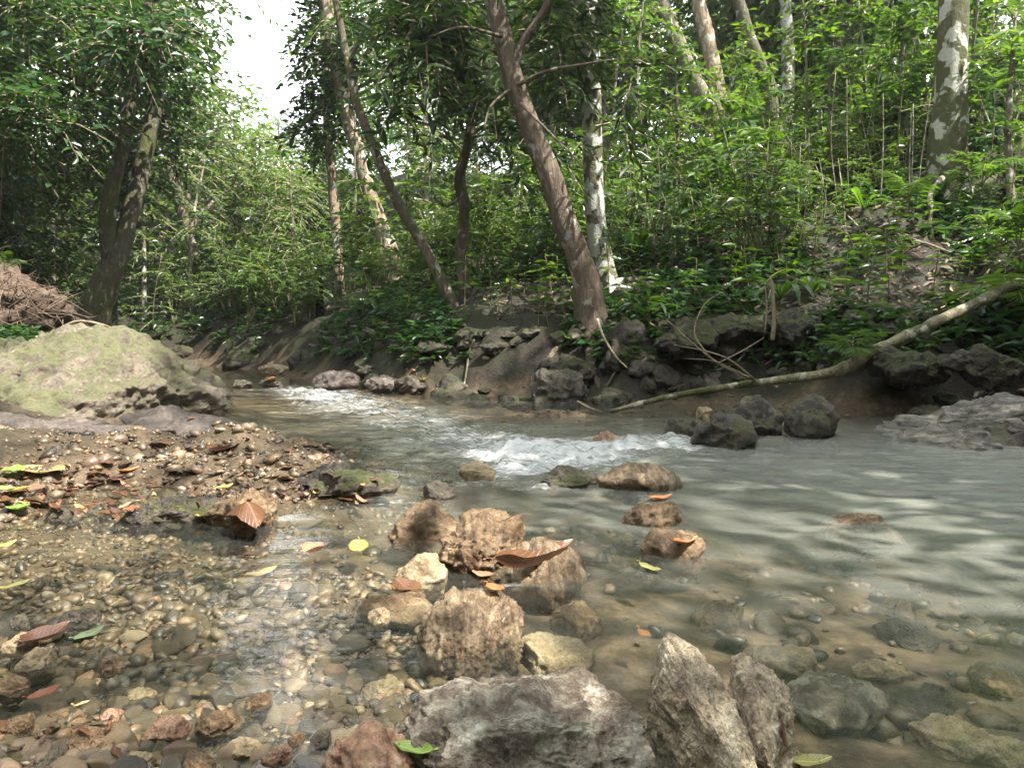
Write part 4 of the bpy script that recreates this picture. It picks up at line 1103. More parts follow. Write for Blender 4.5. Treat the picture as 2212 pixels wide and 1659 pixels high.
for tries in range(900):
    az = math.radians(rgp.uniform(-180, 180)); R = rgp.uniform(11.5, 30)
    if abs(math.degrees(az)) > 44:
        R = rgp.uniform(9, 26)
    x, y = R * math.sin(az), R * math.cos(az)
    s = rgp.uniform(.8, 1.35)
    if y > 0:
        u, v, f = proj([[x, y, 0]])
        r = x / y
        gap = -.58 < r < -.13
        if not gap and y < 21 and not -.13 <= r < .28: s *= 1.35
        if -.13 <= r < .28: s *= .8
        if gap:
            s = rgp.uniform(.2, .3)
            if R < 15: continue
        if y < 12.5 and r > -.22 and r < .8: continue
        if y > 0 and y < 11 and abs(r) < .8: continue
    dd = min(seg_dist(np.array([x]), np.array([y]), RB)[0], seg_dist(np.array([x]), np.array([y]), LB)[0])
    if dd < 2.0 or inside(np.array([x]), np.array([y]), POLY)[0]: continue
    if y <= 2 and R < 9: continue
    if 38 < math.degrees(az) < 165 and R < 20: continue
    if -.50 < (x / y if y > 0 else 9) < -.22 and cnt % 3: pass
    vis = y > 0 and abs(x / max(y, .01)) < .72
    bg_tree(x, y, s, cnt % 4, 'forest tree with a dense green crown standing in the background' if vis else 'forest tree standing beside or behind the viewer', 'background forest trees' if vis else 'forest trees around the viewer')
    cnt += 1
    if cnt >= 120: break

BL = landmark_labels([CX + FPX * x / y for _, x, y in BGT], 'tall background forest tree')
for (o, _, _), lb in zip(BGT, BL):
    if lb: o['label'] = lb

# unseen tall trees added beside and behind the viewer; their crowns shade the stream
for x_, y_, s_, k_, lb_ in ((5.2, .5, 1.25, 0, 'unseen tall tree added on the near right bank to shade the stream'), (5.3, 2.2, 1.1, 1, 'leafy tree added on the right bank outside the view for its shade'), (3.0, -3.4, 1.2, 2, 'unseen tall tree added behind the viewer on the right for its shade')):
    bg_tree(x_, y_, s_, k_, lb_, 'forest trees around the viewer')

# far wood that closes the view
rgx = np.random.default_rng(888)
mb = MB()
top_u = [-400, 380, 410, 480, 560, 610, 690, 720, 2600]; top_v = [-350, -200, 130, 200, 260, 310, 330, -100, -350]
n = 11000
u = rgx.uniform(-350, 2550, n); Y = rgx.uniform(15, 27, n)
tv = np.interp(u, top_u, top_v)
v = tv + (740 - tv) * rgx.random(n) ** .9
C = np.array([at_y(a, b, c) for a, b, c in zip(u, v, Y)])
g = H(C[:, 0], C[:, 1])
C = C[C[:, 2] > g]
sprays(mb, C, rgx.normal(size=(len(C), 3)) * np.array([1, 1, .4]), .9, 12, .24, .42, rgx, True, .4)
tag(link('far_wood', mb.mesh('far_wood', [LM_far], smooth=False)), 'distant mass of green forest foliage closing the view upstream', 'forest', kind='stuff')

# ------------------------------------------------------------------ understory plants
def sapling_mesh(kind, seed):
    rgx = np.random.default_rng(seed)
    st, lv = MB(), MB()
    if kind == 'sapling':
        h = rgx.uniform(.8, 1.3)
        top = np.array([rgx.normal() * .15, rgx.normal() * .15, h])
        P = catmull([(0, 0, -.08), top * .5 + rgx.normal(size=3) * .04, top], 12)
        add_tube(st, P, [.009, .006, .003], 5)
        m_ = 13
        t = rgx.uniform(.3, 1, m_)
        C = P[(t * 11).astype(int)]
        D = rgx.normal(size=(m_, 3)) * np.array([1, 1, .2]) + np.array([0, 0, .25])
        q_ = seed % 6
        sprays(lv, C, D, .32, [11, 9, 13, 7, 12, 10][q_], [.080, .10, .058, .115, .068, .09][q_], [.42, .34, .5, .38, .3, .45][q_], rgx, False, .35, leafdroop=.22, twig=1)
    elif kind == 'bush':
        for j in range(6):
            a = rgx.uniform(0, 6.28); r = rgx.uniform(.1, .3)
            top = np.array([math.cos(a) * r, math.sin(a) * r, rgx.uniform(.4, .9)])
            P = catmull([(0, 0, -.06), top * .5 + np.array([0, 0, .1]), top], 8)
            add_tube(st, P, [.006, .003], 4)
            C = P[3:]; D = rgx.normal(size=(len(C), 3)) * np.array([1, 1, .3]) + top * .5
            sprays(lv, C, D, .26, 11, .058, .42, rgx, False, .3, twig=1)
    else:  # seedling
        h = rgx.uniform(.14, .34)
        top = np.array([rgx.normal() * .05, rgx.normal() * .05, h])
        P = catmull([(0, 0, -.05), top * .6, top], 6)
        add_tube(st, P, [.004, .002], 4)
        nl = rgx.integers(6, 11)
        a = np.arange(nl) * 2.4 + rgx.uniform(0, 6)
        t = np.linspace(.45, 1, nl)
        C = np.array([P[int(q * 5)] for q in t])
        D = np.stack([np.cos(a), np.sin(a), np.full(nl, .15)], -1)
        l = rgx.uniform(.05, .12, nl)
        V, F = leaf_geo(C, D, np.array([[0, 0, 1.0]]) + rgx.normal(size=(nl, 3)) * .25, l, l * .36, .25)
        lv.add(V, F)
    return st, lv
PL = {}
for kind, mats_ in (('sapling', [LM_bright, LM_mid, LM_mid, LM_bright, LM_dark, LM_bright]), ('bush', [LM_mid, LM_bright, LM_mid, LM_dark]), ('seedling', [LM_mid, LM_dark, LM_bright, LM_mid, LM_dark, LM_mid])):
    PL[kind] = []
    for k, lm in enumerate(mats_):
        st, lv = sapling_mesh(kind, 900 + k + 31 * len(kind))
        PL[kind].append((st.mesh('stem', [STEM]), lv.mesh('foliage', [lm, STEM], smooth=False)))
def plant(kind, x, y, s, lab, cat, grp, k=None, parts=True, name=None):
    k = rgp.integers(len(PL[kind])) if k is None else k
    z = float(H(x, y)[0])
    o = link(name or {'sapling': 'leafy_sapling', 'bush': 'bushy_shrub', 'seedling': 'seedling'}[kind], None, None, (x, y, z))
    nn = Hn(x, y)
    o.rotation_euler = (nn[1] * -.25 + rgp.normal() * .08, nn[0] * .25 + rgp.normal() * .08, rgp.uniform(0, 6.28))
    o.scale = (s, s, s)
    link('stem', PL[kind][k][0], o); link('foliage', PL[kind][k][1], o)
    tag(o, lab, cat, grp)
    return o
def clear(x, y, m_=0.25):
    X, Y = np.array([x]), np.array([y])
    return not inside(X, Y, POLY)[0] and min(seg_dist(X, Y, RB)[0], seg_dist(X, Y, LB)[0]) > m_
n = 0
while n < 290:                                  # saplings of the hillside
    Y = rgp.uniform(6.4, 12); u = rgp.uniform(1150, 2350)
    if u > 1350 and u < 2000 and rgp.random() < .35 and Y > 8: Y = rgp.uniform(7.5, 10.5)
    x = (u - CX) / FPX * Y
    if not clear(x, Y, 1.5): continue
    kind = 'sapling' if rgp.random() < .72 else 'bush'
    s = rgp.uniform(.5, 1.35)
    if u > 1750 and Y < 8: s *= .45
    plant(kind, x, Y, s, 'leafy green sapling growing on the sunlit right hillside' if kind == 'sapling' else 'low bushy shrub growing on the sunlit right hillside',
          'sapling' if kind == 'sapling' else 'shrub', 'leafy saplings on the hillside' if kind == 'sapling' else 'low shrubs on the hillside', k=rgp.integers(6) if kind == 'sapling' else rgp.integers(3))
    n += 1
n = 0
while n < 215:                                  # shrubs of the far bank upstream and of the left bank
    if n < 110:
        Y = rgp.uniform(7.2, 13); u = rgp.uniform(480, 1160)
    else:
        Y = rgp.uniform(7.0, 13); u = rgp.uniform(-150, 520)
    x = (u - CX) / FPX * Y
    if not clear(x, Y, .45): continue
    left = u < 500
    plant('bush' if rgp.random() < .7 else 'sapling', x, Y, rgp.uniform(.6, 1.3), 'leafy shrub in the shade of the left bank behind the boulder' if left else 'leafy shrub on the far bank between the slender trees',
          'shrub', 'shrubs of the left bank' if left else 'shrubs of the far bank', k=(3 if left and rgp.random() < .5 else rgp.integers(3)), name='bushy_shrub')
    n += 1
n = 0
while n < 210:                                  # seedlings low on the bank
    Y = rgp.uniform(4.2, 8.0); u = rgp.uniform(820, 2350)
    x = (u - CX) / FPX * Y
    if not clear(x, Y, .35): continue
    plant('seedling', x, Y, rgp.uniform(.7, 1.35), 'small broad-leaved seedling in the leaf litter of the bank', 'seedling', 'seedlings on the bank')
    n += 1

for k in range(70):
    Y = rgp.uniform(6.6, 9.5); u = rgp.uniform(1330, 2190); x = (u - CX) / FPX * Y
    z0 = float(H(x, Y)[0]); h = rgp.uniform(.4, 1.3)
    a = np.array([x, Y, z0 - .05]); b = np.array([x + rgp.normal() * .12, Y + rgp.normal() * .12, z0 + h])
    mb = MB(); add_tube(mb, catmull([a, (a + b) / 2 + rgp.normal(size=3) * .03, b], 8), [rgp.uniform(.005, .010), .003], 5)
    tag(link('bare_stem', mb.mesh('bare_stem', [BK_pole], origin=a), None, a), 'thin bare pale stem standing among the hillside saplings', 'stem', 'bare stems on the hillside')
# ------------------------------------------------------------------ leaf litter on the slope
rgx = np.random.default_rng(31)
n = 15000
Y = 4.2 + 9 * rgx.random(n) ** 1.3; u = rgx.uniform(500, 2500, n)
X = (u - CX) / FPX * Y
ok = ~inside(X, Y, POLY) & (np.minimum(seg_dist(X, Y, RB), seg_dist(X, Y, LB)) > .55) & ((u > 1050) | (rgx.random(n) < .3))
X, Y = X[ok], Y[ok]
Z = H(X, Y)
mb = MB()
a = rgx.uniform(0, 6.28, len(X))
e = .1
gx = (H(X + e, Y) - H(X - e, Y)) / (2 * e); gy = (H(X, Y + e) - H(X, Y - e)) / (2 * e)
N = nrm(np.stack([-gx, -gy, np.ones(len(X))], -1) + rgx.normal(size=(len(X), 3)) * .35)
D = np.stack([np.cos(a), np.sin(a), np.zeros(len(X))], -1)
D = D - N * (D * N).sum(-1, keepdims=True)
l = rgx.uniform(.035, .095, len(X))
V, F = leaf_geo(np.stack([X, Y, Z + .012], -1), D, N, l, l * rgx.uniform(.3, .5, len(X)), .1, .3)
mb.add(V, F)
tag(link('leaf_litter', mb.mesh('leaf_litter', [LM_litter], smooth=False)), 'brown fallen leaves covering the slope of the right bank', 'leaf litter', kind='stuff')
# ground cover: tiny green plants low on the slopes
mb = MB()
n = 17000
Y = 4.3 + 10 * rgx.random(n) ** 1.3; u = rgx.uniform(-100, 2450, n)
X = (u - CX) / FPX * Y
ok = ~inside(X, Y, POLY) & (np.minimum(seg_dist(X, Y, RB), seg_dist(X, Y, LB)) > .16)
ok &= (fbm(np.stack([X, Y, X * 0], -1) * .9, 3, 8) > -.3)
X, Y = X[ok], Y[ok]
C = np.repeat(np.stack([X, Y, H(X, Y) + rgx.uniform(.03, .14, len(X))], -1), 5, axis=0)
D = rgx.normal(size=(len(C), 3)) * np.array([1, 1, .25]) + np.array([0, 0, .15])
l = rgx.uniform(.04, .11, len(C))
V, F = leaf_geo(C, D, np.array([0, 0, 1.0]) + rgx.normal(size=(len(C), 3)) * .3, l, l * .42, .2)
mb.add(V, F)
tag(link('ground_cover', mb.mesh('ground_cover', [LM_dark], smooth=False)), 'tiny green plants carpeting the forest floor of the banks', 'ground cover', kind='stuff')

# strap-leaved plants on the slope
ST = []
for k in range(3):
    rgs = np.random.default_rng(640 + k)
    mb = MB()
    for j in range(8):
        a = j * 2.4 + rgs.uniform(0, .6); l = rgs.uniform(.22, .36); el = rgs.uniform(.5, 1.1); wd = rgs.uniform(.018, .030)
        P_ = catmull([(0, 0, 0), (math.cos(a) * l * .4, math.sin(a) * l * .4, l * .55 * el), (math.cos(a) * l * .8, math.sin(a) * l * .8, l * .50 * el), (math.cos(a) * l * 1.1, math.sin(a) * l * 1.1, l * .2 * el)], 9)
        sd_ = np.array([-math.sin(a), math.cos(a), 0])
        tt = np.linspace(0, 1, 9)
        ww = wd * np.sin(np.pi * np.clip(tt * .9 + .08, 0, 1)) ** .8
        V = np.stack([P_ - sd_ * ww[:, None] + np.array([0, 0, .006]), P_, P_ + sd_ * ww[:, None] + np.array([0, 0, .006])], 1).reshape(-1, 3)
        mb.add(V, grid_faces(3, 9))
    ST.append(mb.mesh('foliage', [[LM_mid, LM_bright, LM_dark][k]]))
for k in range(20):
    Y = rgp.uniform(4.7, 8.4); u = rgp.uniform(1150, 2230) if k > 9 else rgp.uniform(1850, 2220); x = (u - CX) / FPX * Y
    if not clear(x, Y, .4): continue
    o = link('strap_leaf_plant', ST[k % 3], None, (x, Y, float(H(x, Y)[0]) - .01))
    o.rotation_euler = (rgp.normal() * .15, rgp.normal() * .15, rgp.uniform(0, 6.28)); o.scale = (rgp.uniform(.7, 1.3),) * 3
    tag(o, 'low plant with long arching strap leaves on the right slope', 'plant', 'strap-leaved plants on the slope')
# roots along the foot of the far bank
rgr = np.random.default_rng(19)
for k in range(9):
    u = rgr.uniform(830, 1780); vb = np.interp(u, [640, 880, 1100, 1330, 1640, 1810], [806, 846, 855, 868, 862, 885])
    a = at_z(u, vb)
    d = np.array([.5, .8]) + rgr.normal(size=2) * .35
    d = d / np.linalg.norm(d); ln = rgr.uniform(.35, .9); pts = []
    for q in (0, .3, .65, 1.0):
        X_, Y_ = a[0] + d[0] * ln * q + rgr.normal() * .05, a[1] + d[1] * ln * q + rgr.normal() * .05
        pts.append(np.array([X_, Y_, float(H(X_, Y_)[0]) + (.03 if 0 < q < 1 else -.01)]))
    mb = MB(); add_tube(mb, catmull(pts, 14), [.004, .008, rgr.uniform(.008, .014), .010], 7, bump=.2, seed=k)
    tag(link('bank_root', mb.mesh('bank_root', [BK_slim], origin=pts[0]), None, pts[0]), 'thin brown root snaking down the foot of the far bank', 'root', 'thin roots in the far bank')
# lianas
for k, (u0, v0, u1, v1, Y, lb) in enumerate([(815, -80, 770, 470, 9.0, 'thin liana hanging beside the peeling leaning tree'), (1130, -60, 1105, 330, 7.4, 'thin liana hanging behind the brown leaning tree'), (905, -60, 925, 420, 8.2, 'liana hanging between the bowing tree and the crooked tree'),
        (1395, -60, 1415, 420, 8.0, 'liana hanging right of the white lichen tree'), (1985, -60, 1960, 330, 8.4, 'liana hanging left of the thick right-hand tree'), (2120, -60, 2150, 300, 8.0, 'liana hanging right of the thick right-hand tree'), (690, -20, 668, 330, 10.2, 'leafy liana hanging beside the slim tan tree at the sky gap')]):
    a, b = at_y(u0, v0, Y), at_y(u1, v1, Y)
    mid = (a + b) / 2 + np.array([rgr.normal() * .15, rgr.normal() * .1, -.1])
    P_ = catmull([a + np.array([0, 0, .8]), a, mid, b], 22)
    mb = MB(); add_tube(mb, P_, [.012, .010, .007], 6, bump=.15, seed=k)
    o = link('liana', mb.mesh('liana', [BK_pole], origin=a), None, a); tag(o, lb, 'liana')
    mb = MB(); sprays(mb, P_[3:], rgr.normal(size=(len(P_[3:]), 3)) * np.array([1, 1, .4]), .16, 6, .08, .5, rgr, False, .6)
    link('foliage', mb.mesh('foliage', [LM_dark], smooth=False, origin=a), o)

# ------------------------------------------------------------------ fallen pole with dead twigs
pp = [(1318, 889, 4.42), (1400, 868, 4.42), (1480, 850, 4.42), (1640, 826, 4.38), (1790, 806, 4.33), (1850, 782, 4.33), (1920, 745, 4.36), (2050, 683, 4.45), (2230, 598, 4.6), (2420, 500, 4.8)]
W_ = [at_y(*p) for p in pp]
base = W_[0]
root = bpy.data.objects.new('fallen_pole', None); COL.objects.link(root); root.location = base
tag(root, 'long mossy fallen pole slanting from the right bank down to the water', 'log')
mb = MB(); add_tube(mb, catmull(W_, 70), [.012, .016, .019, .022, .032, .042, .036, .033, .034, .032], 14, bump=.22, seed=3)
link('trunk', mb.mesh('trunk', [BK_log], origin=base), root)
for kk, (lp, r) in enumerate([([(1632, 822, 4.36), (1560, 790, 4.30), (1500, 745, 4.25), (1440, 690, 4.2)], .008), ([(1632, 822, 4.36), (1580, 780, 4.25), (1530, 760, 4.2), (1455, 745, 4.15)], .006),
                ([(1530, 768, 4.27), (1500, 720, 4.3), (1520, 660, 4.35), (1560, 630, 4.4)], .005), ([(1600, 805, 4.33), (1540, 780, 4.2), (1480, 775, 4.1)], .004), ([(1480, 730, 4.23), (1450, 700, 4.2), (1420, 690, 4.15)], .004), ([(1550, 785, 4.29), (1600, 760, 4.35), (1650, 730, 4.4)], .004)]):
    mb = MB(); add_tube(mb, catmull([at_y(*p) for p in lp], 16), [r, r * .7, r * .3], 6)
    link('twig', mb.mesh('twig', [TW], origin=base), root)
# standing dead sticks and roots on the bank
def stick(name, label, pts, r, mat=TW, group=None, cat='stick'):
    W_ = [at_y(*p) for p in pts]
    mb = MB(); add_tube(mb, catmull(W_, 22), [r, r * .85, r * .5], 8, bump=.12, seed=int(pts[0][0]))
    return tag(link(name, mb.mesh(name, [mat], origin=W_[0]), None, W_[0]), label, cat, group)
stick('dead_stick', 'upright broken pale stick standing behind the fallen pole', [(1668, 735, 4.7), (1672, 690, 4.7), (1668, 620, 4.7), (1664, 600, 4.7)], .014)
stick('dead_stick', 'thin upright stick beside the broken pale stick', [(1652, 720, 4.75), (1656, 660, 4.75), (1652, 610, 4.75)], .006)
stick('hanging_root', 'thin pale root dangling from the foot of the brown leaning tree', [(1290, 690, 5.35), (1305, 730, 5.2), (1330, 770, 5.1), (1355, 795, 5.0)], .010, cat='root')
stick('bank_root', 'dark root curving out of the bank under the twin slender trees', [(1010, 705, 6.4), (960, 720, 6.2), (915, 745, 6.1), (890, 775, 6.0)], .03, BK_slim, cat='root')
stick('bank_root', 'reddish root crossing below the twin slender trees', [(1040, 740, 6.1), (1000, 755, 6.0), (975, 780, 5.95), (940, 800, 5.9)], .022, BK_slim, cat='root')
stick('dead_stick', 'short grey stick lying on the sand below the fallen pole', [(1248, 868, 4.75), (1275, 882, 4.6), (1300, 892, 4.5)], .010)
stick('dead_stick', 'pale stick lying on the far bank below the slender trees', [(800, 800, 6.6), (850, 806, 6.4), (900, 803, 6.4)], .014)
stick('aerial_root', 'pale jointed root running down the slope from the thick right-hand tree', [(2035, 385, 7.2), (2010, 420, 7.0), (2012, 450, 6.9), (2005, 500, 6.8)], .028, BK_pole, cat='root')
stick('dead_stick', 'pale forked twig lying beside the root mass at the left', [(120, 715, 4.9), (165, 695, 4.9), (215, 700, 4.9), (250, 712, 5)], .010)
rgx = np.random.default_rng(61)
for k in range(46):
    Y = rgx.uniform(4.6, 9.5); u = rgx.uniform(1080, 2250); x = (u - CX) / FPX * Y
    if not clear(x, Y, .3): continue
    a = rgx.uniform(0, 3.14); l = rgx.uniform(.2, .7)
    pts = []
    for q in (-.5, 0, .5):
        X, Y2 = x + math.cos(a) * l * q, Y + math.sin(a) * l * q
        pts.append(np.array([X, Y2, float(H(X, Y2)[0]) + .02 + (.08 * rgx.random() if q > 0 else 0)]))
    mb = MB(); add_tube(mb, catmull(pts, 9), [rgx.uniform(.006, .014), .005], 6, bump=.1, seed=k)
    tag(link('fallen_twig', mb.mesh('fallen_twig', [TW], origin=pts[0]), None, pts[0]), 'dry fallen twig lying in the leaf litter of the right bank', 'twig', 'fallen twigs on the bank')

# ------------------------------------------------------------------ fibrous root mass at the left
c0 = at_y(-60, 705, 5.7)
root = bpy.data.objects.new('root_mass', None); COL.objects.link(root); root.location = c0
tag(root, 'brown fibrous upturned root mass behind the mossy boulder at the left edge', 'root mass')
V, F = rock_verts(5, 77, (.75, .5, .42), facets=5, r1=.3, r2=.12, r3=.08)
link('soil', mesh_np('soil', V, [(F, 0)], [ROOTSOIL]), root)
mb = MB(); rgx = np.random.default_rng(12)
for k in range(420):
    d = nrm(rgx.normal(size=3) * np.array([1, .7, 1]) + np.array([.2, -.6, .3]))
    p = d * np.array([.74, .5, .42])
    tdir = nrm(np.array([.6, -.1, -.5]) + rgx.normal(size=3) * .85)
    L_ = rgx.uniform(.12, .4)
    add_tube(mb, catmull([p, p + tdir * L_ * .5 + d * .015, p + tdir * L_ - d * .03 + rgx.normal(size=3) * .03], 6), [rgx.uniform(.002, .006), .001], 4, cap=False)
o = link('root_fibres', mb.mesh('root_fibres', [ROOT]), root); o['kind'] = 'stuff'
for k in range(7):
    a = np.array([-.5 + .13 * k, -.35, .38 - .06 * k]); b = a + np.array([.5, -.12, -.35 - .03 * k])
    mb = MB(); add_tube(mb, catmull([a, (a + b) / 2 + rgx.normal(size=3) * .06, b, b + rgx.normal(size=3) * .1], 14), [.022, .014, .005], 7, bump=.15, seed=k)
    link('root', mb.mesh('root', [TW]), root)

# ------------------------------------------------------------------ palms and ferns with fronds as parts
def frond_mesh(L, nl, ll, wr, mat, seed):
    rgx = np.random.default_rng(seed)
    mb = MB()
    P = catmull([(0, 0, 0), (L * .45, 0, L * .32), (L, 0, L * .12)], 12)
    add_tube(mb, P, [.004, .0015], 4, 1, cap=False)
    t = np.repeat(np.linspace(.22, 1, nl), 2)
    C = np.stack([np.interp(t * 11, np.arange(12), P[:, k]) for k in range(3)], -1)
    s = np.tile([1.0, -1.0], nl)
    D = np.stack([np.full(2 * nl, .55), s, np.full(2 * nl, -.15)], -1) + rgx.normal(size=(2 * nl, 3)) * .07
    l = ll * np.sin(np.clip(t * 2.6 + .35, 0, 3.0)).clip(.25, 1)
    V, F = leaf_geo(C, D, np.tile([[0, 0, 1.0]], (2 * nl, 1)), l, l * wr, .18)
    mb.add(V, F)
    return mb.mesh('frond', [mat, STEM], smooth=False)
FR = [frond_mesh(.34, 9, .17, .14, LM_mid, 1), frond_mesh(.42, 15, .11, .26, LM_mid, 2)]
def fern(loc, label, cat, n=7, s=1.0, k=0, name='fern'):
    o = link(name, None, None, loc)
    tag(o, label, cat)
    for j in range(n):
        f = link('frond', FR[k], o)
        f.rotation_euler = (random.gauss(0, .15), random.uniform(-.75, .05), j * 6.283 / n + random.gauss(0, .25))
        f.scale = (s * random.uniform(.7, 1.15),) * 3
    return o
fern(at_y(1842, 778, 4.25), 'small palm seedling growing over the fallen pole', 'palm', 7, .75, 0, 'palm_seedling')
fern(at_y(2190, 660, 4.6), 'fern at the right edge above the fallen pole', 'fern', 7, 1.0, 0)
fern(at_y(2200, 540, 5.6), 'fern spray at the right edge halfway up the slope', 'fern', 8, 1.1, 1)
fern(at_y(2120, 400, 6.9), 'fern tuft right of the foot of the thick tree', 'fern', 8, 1.1, 1)
fern(at_y(1960, 440, 6.6), 'long-leaved plant on the slope left of the thick tree', 'fern', 7, 1.0, 0)
fern(at_y(10, 585, 4.6), 'bright fern tip poking in at the left edge above the roots', 'fern', 5, .5, 1)
fern(at_y(282, 775, 6.0), 'small grassy tuft growing behind the mossy boulder by the water', 'grass tuft', 6, .3, 0, 'grass_tuft')

# ------------------------------------------------------------------ single fallen leaves
def hero_leaf_mat(name, c0, c1, rib, rough=.4, trans=.2):
    m = M(name)
    c = m.n('ShaderNodeTexCoord'); s = m.n('ShaderNodeSeparateXYZ'); m.l(c.outputs['Generated'], s.inputs[0])
    y_ = m.math('ABSOLUTE', m.math('SUBTRACT', s.outputs['Y'], .5))
    v = m.coord()
    n = m.noise(v, 45, 6, .65)
    col = m.mix(m.mrange(n, .35, .65), c0, c1)
    col = m.mix(.42, col, (.10, .065, .035))
    n9 = m.noise(v, 110, 3, .6)
    col = m.mix(m.mrange(n9, .62, .70, 0, .75), col, (.07, .04, .02))
    col = m.mix(m.mrange(y_, .33, .5, 0, .4), col, (.13, .07, .03))
    mid = m.mrange(y_, 0.012, .03, 1, 0)
    # side veins
    wv = m.math('SINE', m.math('MULTIPLY', m.math('ADD', s.outputs['X'], m.math('MULTIPLY', y_, -.9)), 60.0))
    ve = m.mrange(wv, .8, 1.0, 0, .5)
    col = m.mix(m.math('MAXIMUM', mid, ve), col, rib)
    nm = m.bump(m.math('ADD', m.math('MULTIPLY', n, .5), m.math('MAXIMUM', mid, ve)), .5, .002)
    p = m.pbr(col, rough, nm)
    tr = m.n('ShaderNodeBsdfTranslucent'); m.l(col, tr.inputs['Color'])
    x = m.n('ShaderNodeMixShader'); x.inputs[0].default_value = trans
    m.l(p, x.inputs[1]); m.l(tr.outputs[0], x.inputs[2])
    return m.done(x.outputs[0])
HL_ = {
 'yellow': hero_leaf_mat('fallen_yellow', (.62, .42, .07), (.70, .52, .16), (.75, .6, .25)),
 'cream': hero_leaf_mat('fallen_cream', (.60, .42, .18), (.68, .50, .26), (.5, .33, .14)),
 'green': hero_leaf_mat('fallen_green', (.16, .32, .04), (.24, .42, .07), (.36, .5, .16)),
 'lime': hero_leaf_mat('fallen_lime', (.32, .33, .06), (.42, .40, .12), (.55, .55, .25)),
 'sage': hero_leaf_mat('fallen_sage', (.17, .27, .12), (.24, .34, .17), (.32, .4, .25)),
 'orange': hero_leaf_mat('fallen_orange', (.52, .17, .04), (.60, .24, .07), (.65, .36, .16)),
 'red': hero_leaf_mat('fallen_red', (.30, .06, .025), (.38, .10, .04), (.42, .18, .09)),
 'brown': hero_leaf_mat('fallen_brown', (.12, .045, .022), (.20, .08, .04), (.26, .13, .07), .3),
 'plum': hero_leaf_mat('fallen_plum', (.07, .025, .022), (.13, .05, .04), (.17, .08, .07), .25),
 'pink': hero_leaf_mat('fallen_pink', (.50, .24, .14), (.56, .32, .2), (.6, .4, .28)),
 'dark': hero_leaf_mat('fallen_dark', (.03, .022, .016), (.06, .045, .03), (.09, .07, .05), .35),
}
def leaf_mesh(L, wr, curl, bend, mat, seed, torn=0.0):
    nu, nv = 15, 7
    rgx = np.random.default_rng(seed)
    V = []
    for i in range(nu):
        t = i / (nu - 1)
        wd = wr * L * .5 * (math.sin(math.pi * min(1, t ** .8 * .97 + .02)) ** .75) * (1 + .05 * rgx.normal())
        for j in range(nv):
            s = j / (nv - 1) * 2 - 1
            zz = curl * abs(s) ** 1.6 * wd + bend * L * (t - .5) ** 2 * 2 + .015 * L * math.sin(t * 11 + s * 2 + seed)
            V.append((t * L - L * .5, s * wd * (1 - .25 * abs(curl)), zz))
    V = np.array(V)
    V[:, 2] -= V[:, 2].min() - .001
    mb = MB()
    mb.add(V, grid_faces(nv, nu))
    add_tube(mb, catmull([(-L * .5 - L * .14, 0, V[3][2] + .004), (-L * .56, .004, V[3][2] + .003), (-L * .5, 0, V[3][2])], 5), [.0018, .0012], 5)
    return mb.mesh('fallen_leaf', [mat])
def ground_leaf(label, a, b, kind, wr=.45, curl=.25, bend=.2, group=None, dz=.004, Z=None, roll=0.0, name='fallen_leaf'):
    """a = stalk end, b = tip, in photo pixels"""
    loc, nor = pick((a[0] + b[0]) / 2, (a[1] + b[1]) / 2)
    z = loc[2] if Z is None else Z
    A, B_ = at_z(a[0], a[1], z), at_z(b[0], b[1], z)
    d = B_ - A
    L = float(np.linalg.norm(d))
    Lmax = 1.15 * math.hypot(b[0] - a[0], (b[1] - a[1]) * 1.3) / FPX * float(np.linalg.norm(A - np.array([0, 0, CAM_H])))
    L = min(L, Lmax)
    o = link(name, leaf_mesh(L * .93, wr, curl, bend, HL_[kind], len(label) + int(a[0])), None, (*((A + B_) / 2)[:2], z + dz))
    o.rotation_euler = (roll, 0, math.atan2(d[1], d[0]))
    tag(o, label, 'leaf', group)
    return o
GL = ground_leaf
GL('large pale yellow leaf on the left bank below the slab', (135, 1028), (35, 1018), 'cream', .62, .2, .1)
GL('green leaf beside the large pale yellow leaf at the left edge', (20, 1048), (42, 1000), 'green', .6)
GL('yellow leaf at the left edge below the pale yellow one', (60, 1066), (-12, 1062), 'yellow', .55)
GL('small green leaf below the yellow leaf at the left edge', (28, 1122), (52, 1082), 'green', .7)
GL('red-orange leaf on the left bank', (58, 1092), (98, 1078), 'orange', .6)
GL('orange-yellow leaf at the left edge of the shallows', (-25, 1196), (38, 1176), 'yellow', .5)
GL('narrow olive leaf lying at the left edge', (-10, 1285), (75, 1258), 'lime', .3)
GL('glossy plum-brown leaf on the pebbles at the lower left', (45, 1412), (155, 1362), 'plum', .65, .45, .3)
GL('sage green leaf next to the glossy plum-brown leaf', (158, 1395), (228, 1362), 'sage', .5)
GL('rust red leaf among the pebbles at the lower left', (58, 1524), (135, 1488), 'red', .5)
GL('brown curled leaf draped over a clod on the gravel bar', (495, 1082), (580, 1142), 'brown', .6, -.5, -.5, Z=.055, dz=-.02)
GL('bright yellow leaf next to the draped brown leaf', (418, 1130), (455, 1104), 'yellow', .4)
GL('small rust leaf standing at the edge of the gravel bar', (272, 1120), (292, 1092), 'red', .6)
GL('yellow leaf lying on the gravel bar behind the brown leaf', (465, 1062), (505, 1052), 'yellow', .5)
GL('orange-brown leaf lying at the inner edge of the gravel bar', (258, 1024), (302, 1014), 'orange', .35)
GL('large dark brown leaf on top of the gravel bar', (440, 985), (530, 962), 'brown', .45, .4)
GL('crumpled tan leaf floating left of the brown rocks', (655, 1205), (712, 1185), 'pink', .8, .6)
GL('yellow-green leaf floating left of the tan cobble', (772, 1165), (778, 1220), 'lime', .55)
GL('long dark brown boat-shaped leaf lying under the brown rocks', (1055, 1262), (1250, 1210), 'brown', .30, 1.0, .35, dz=.012)
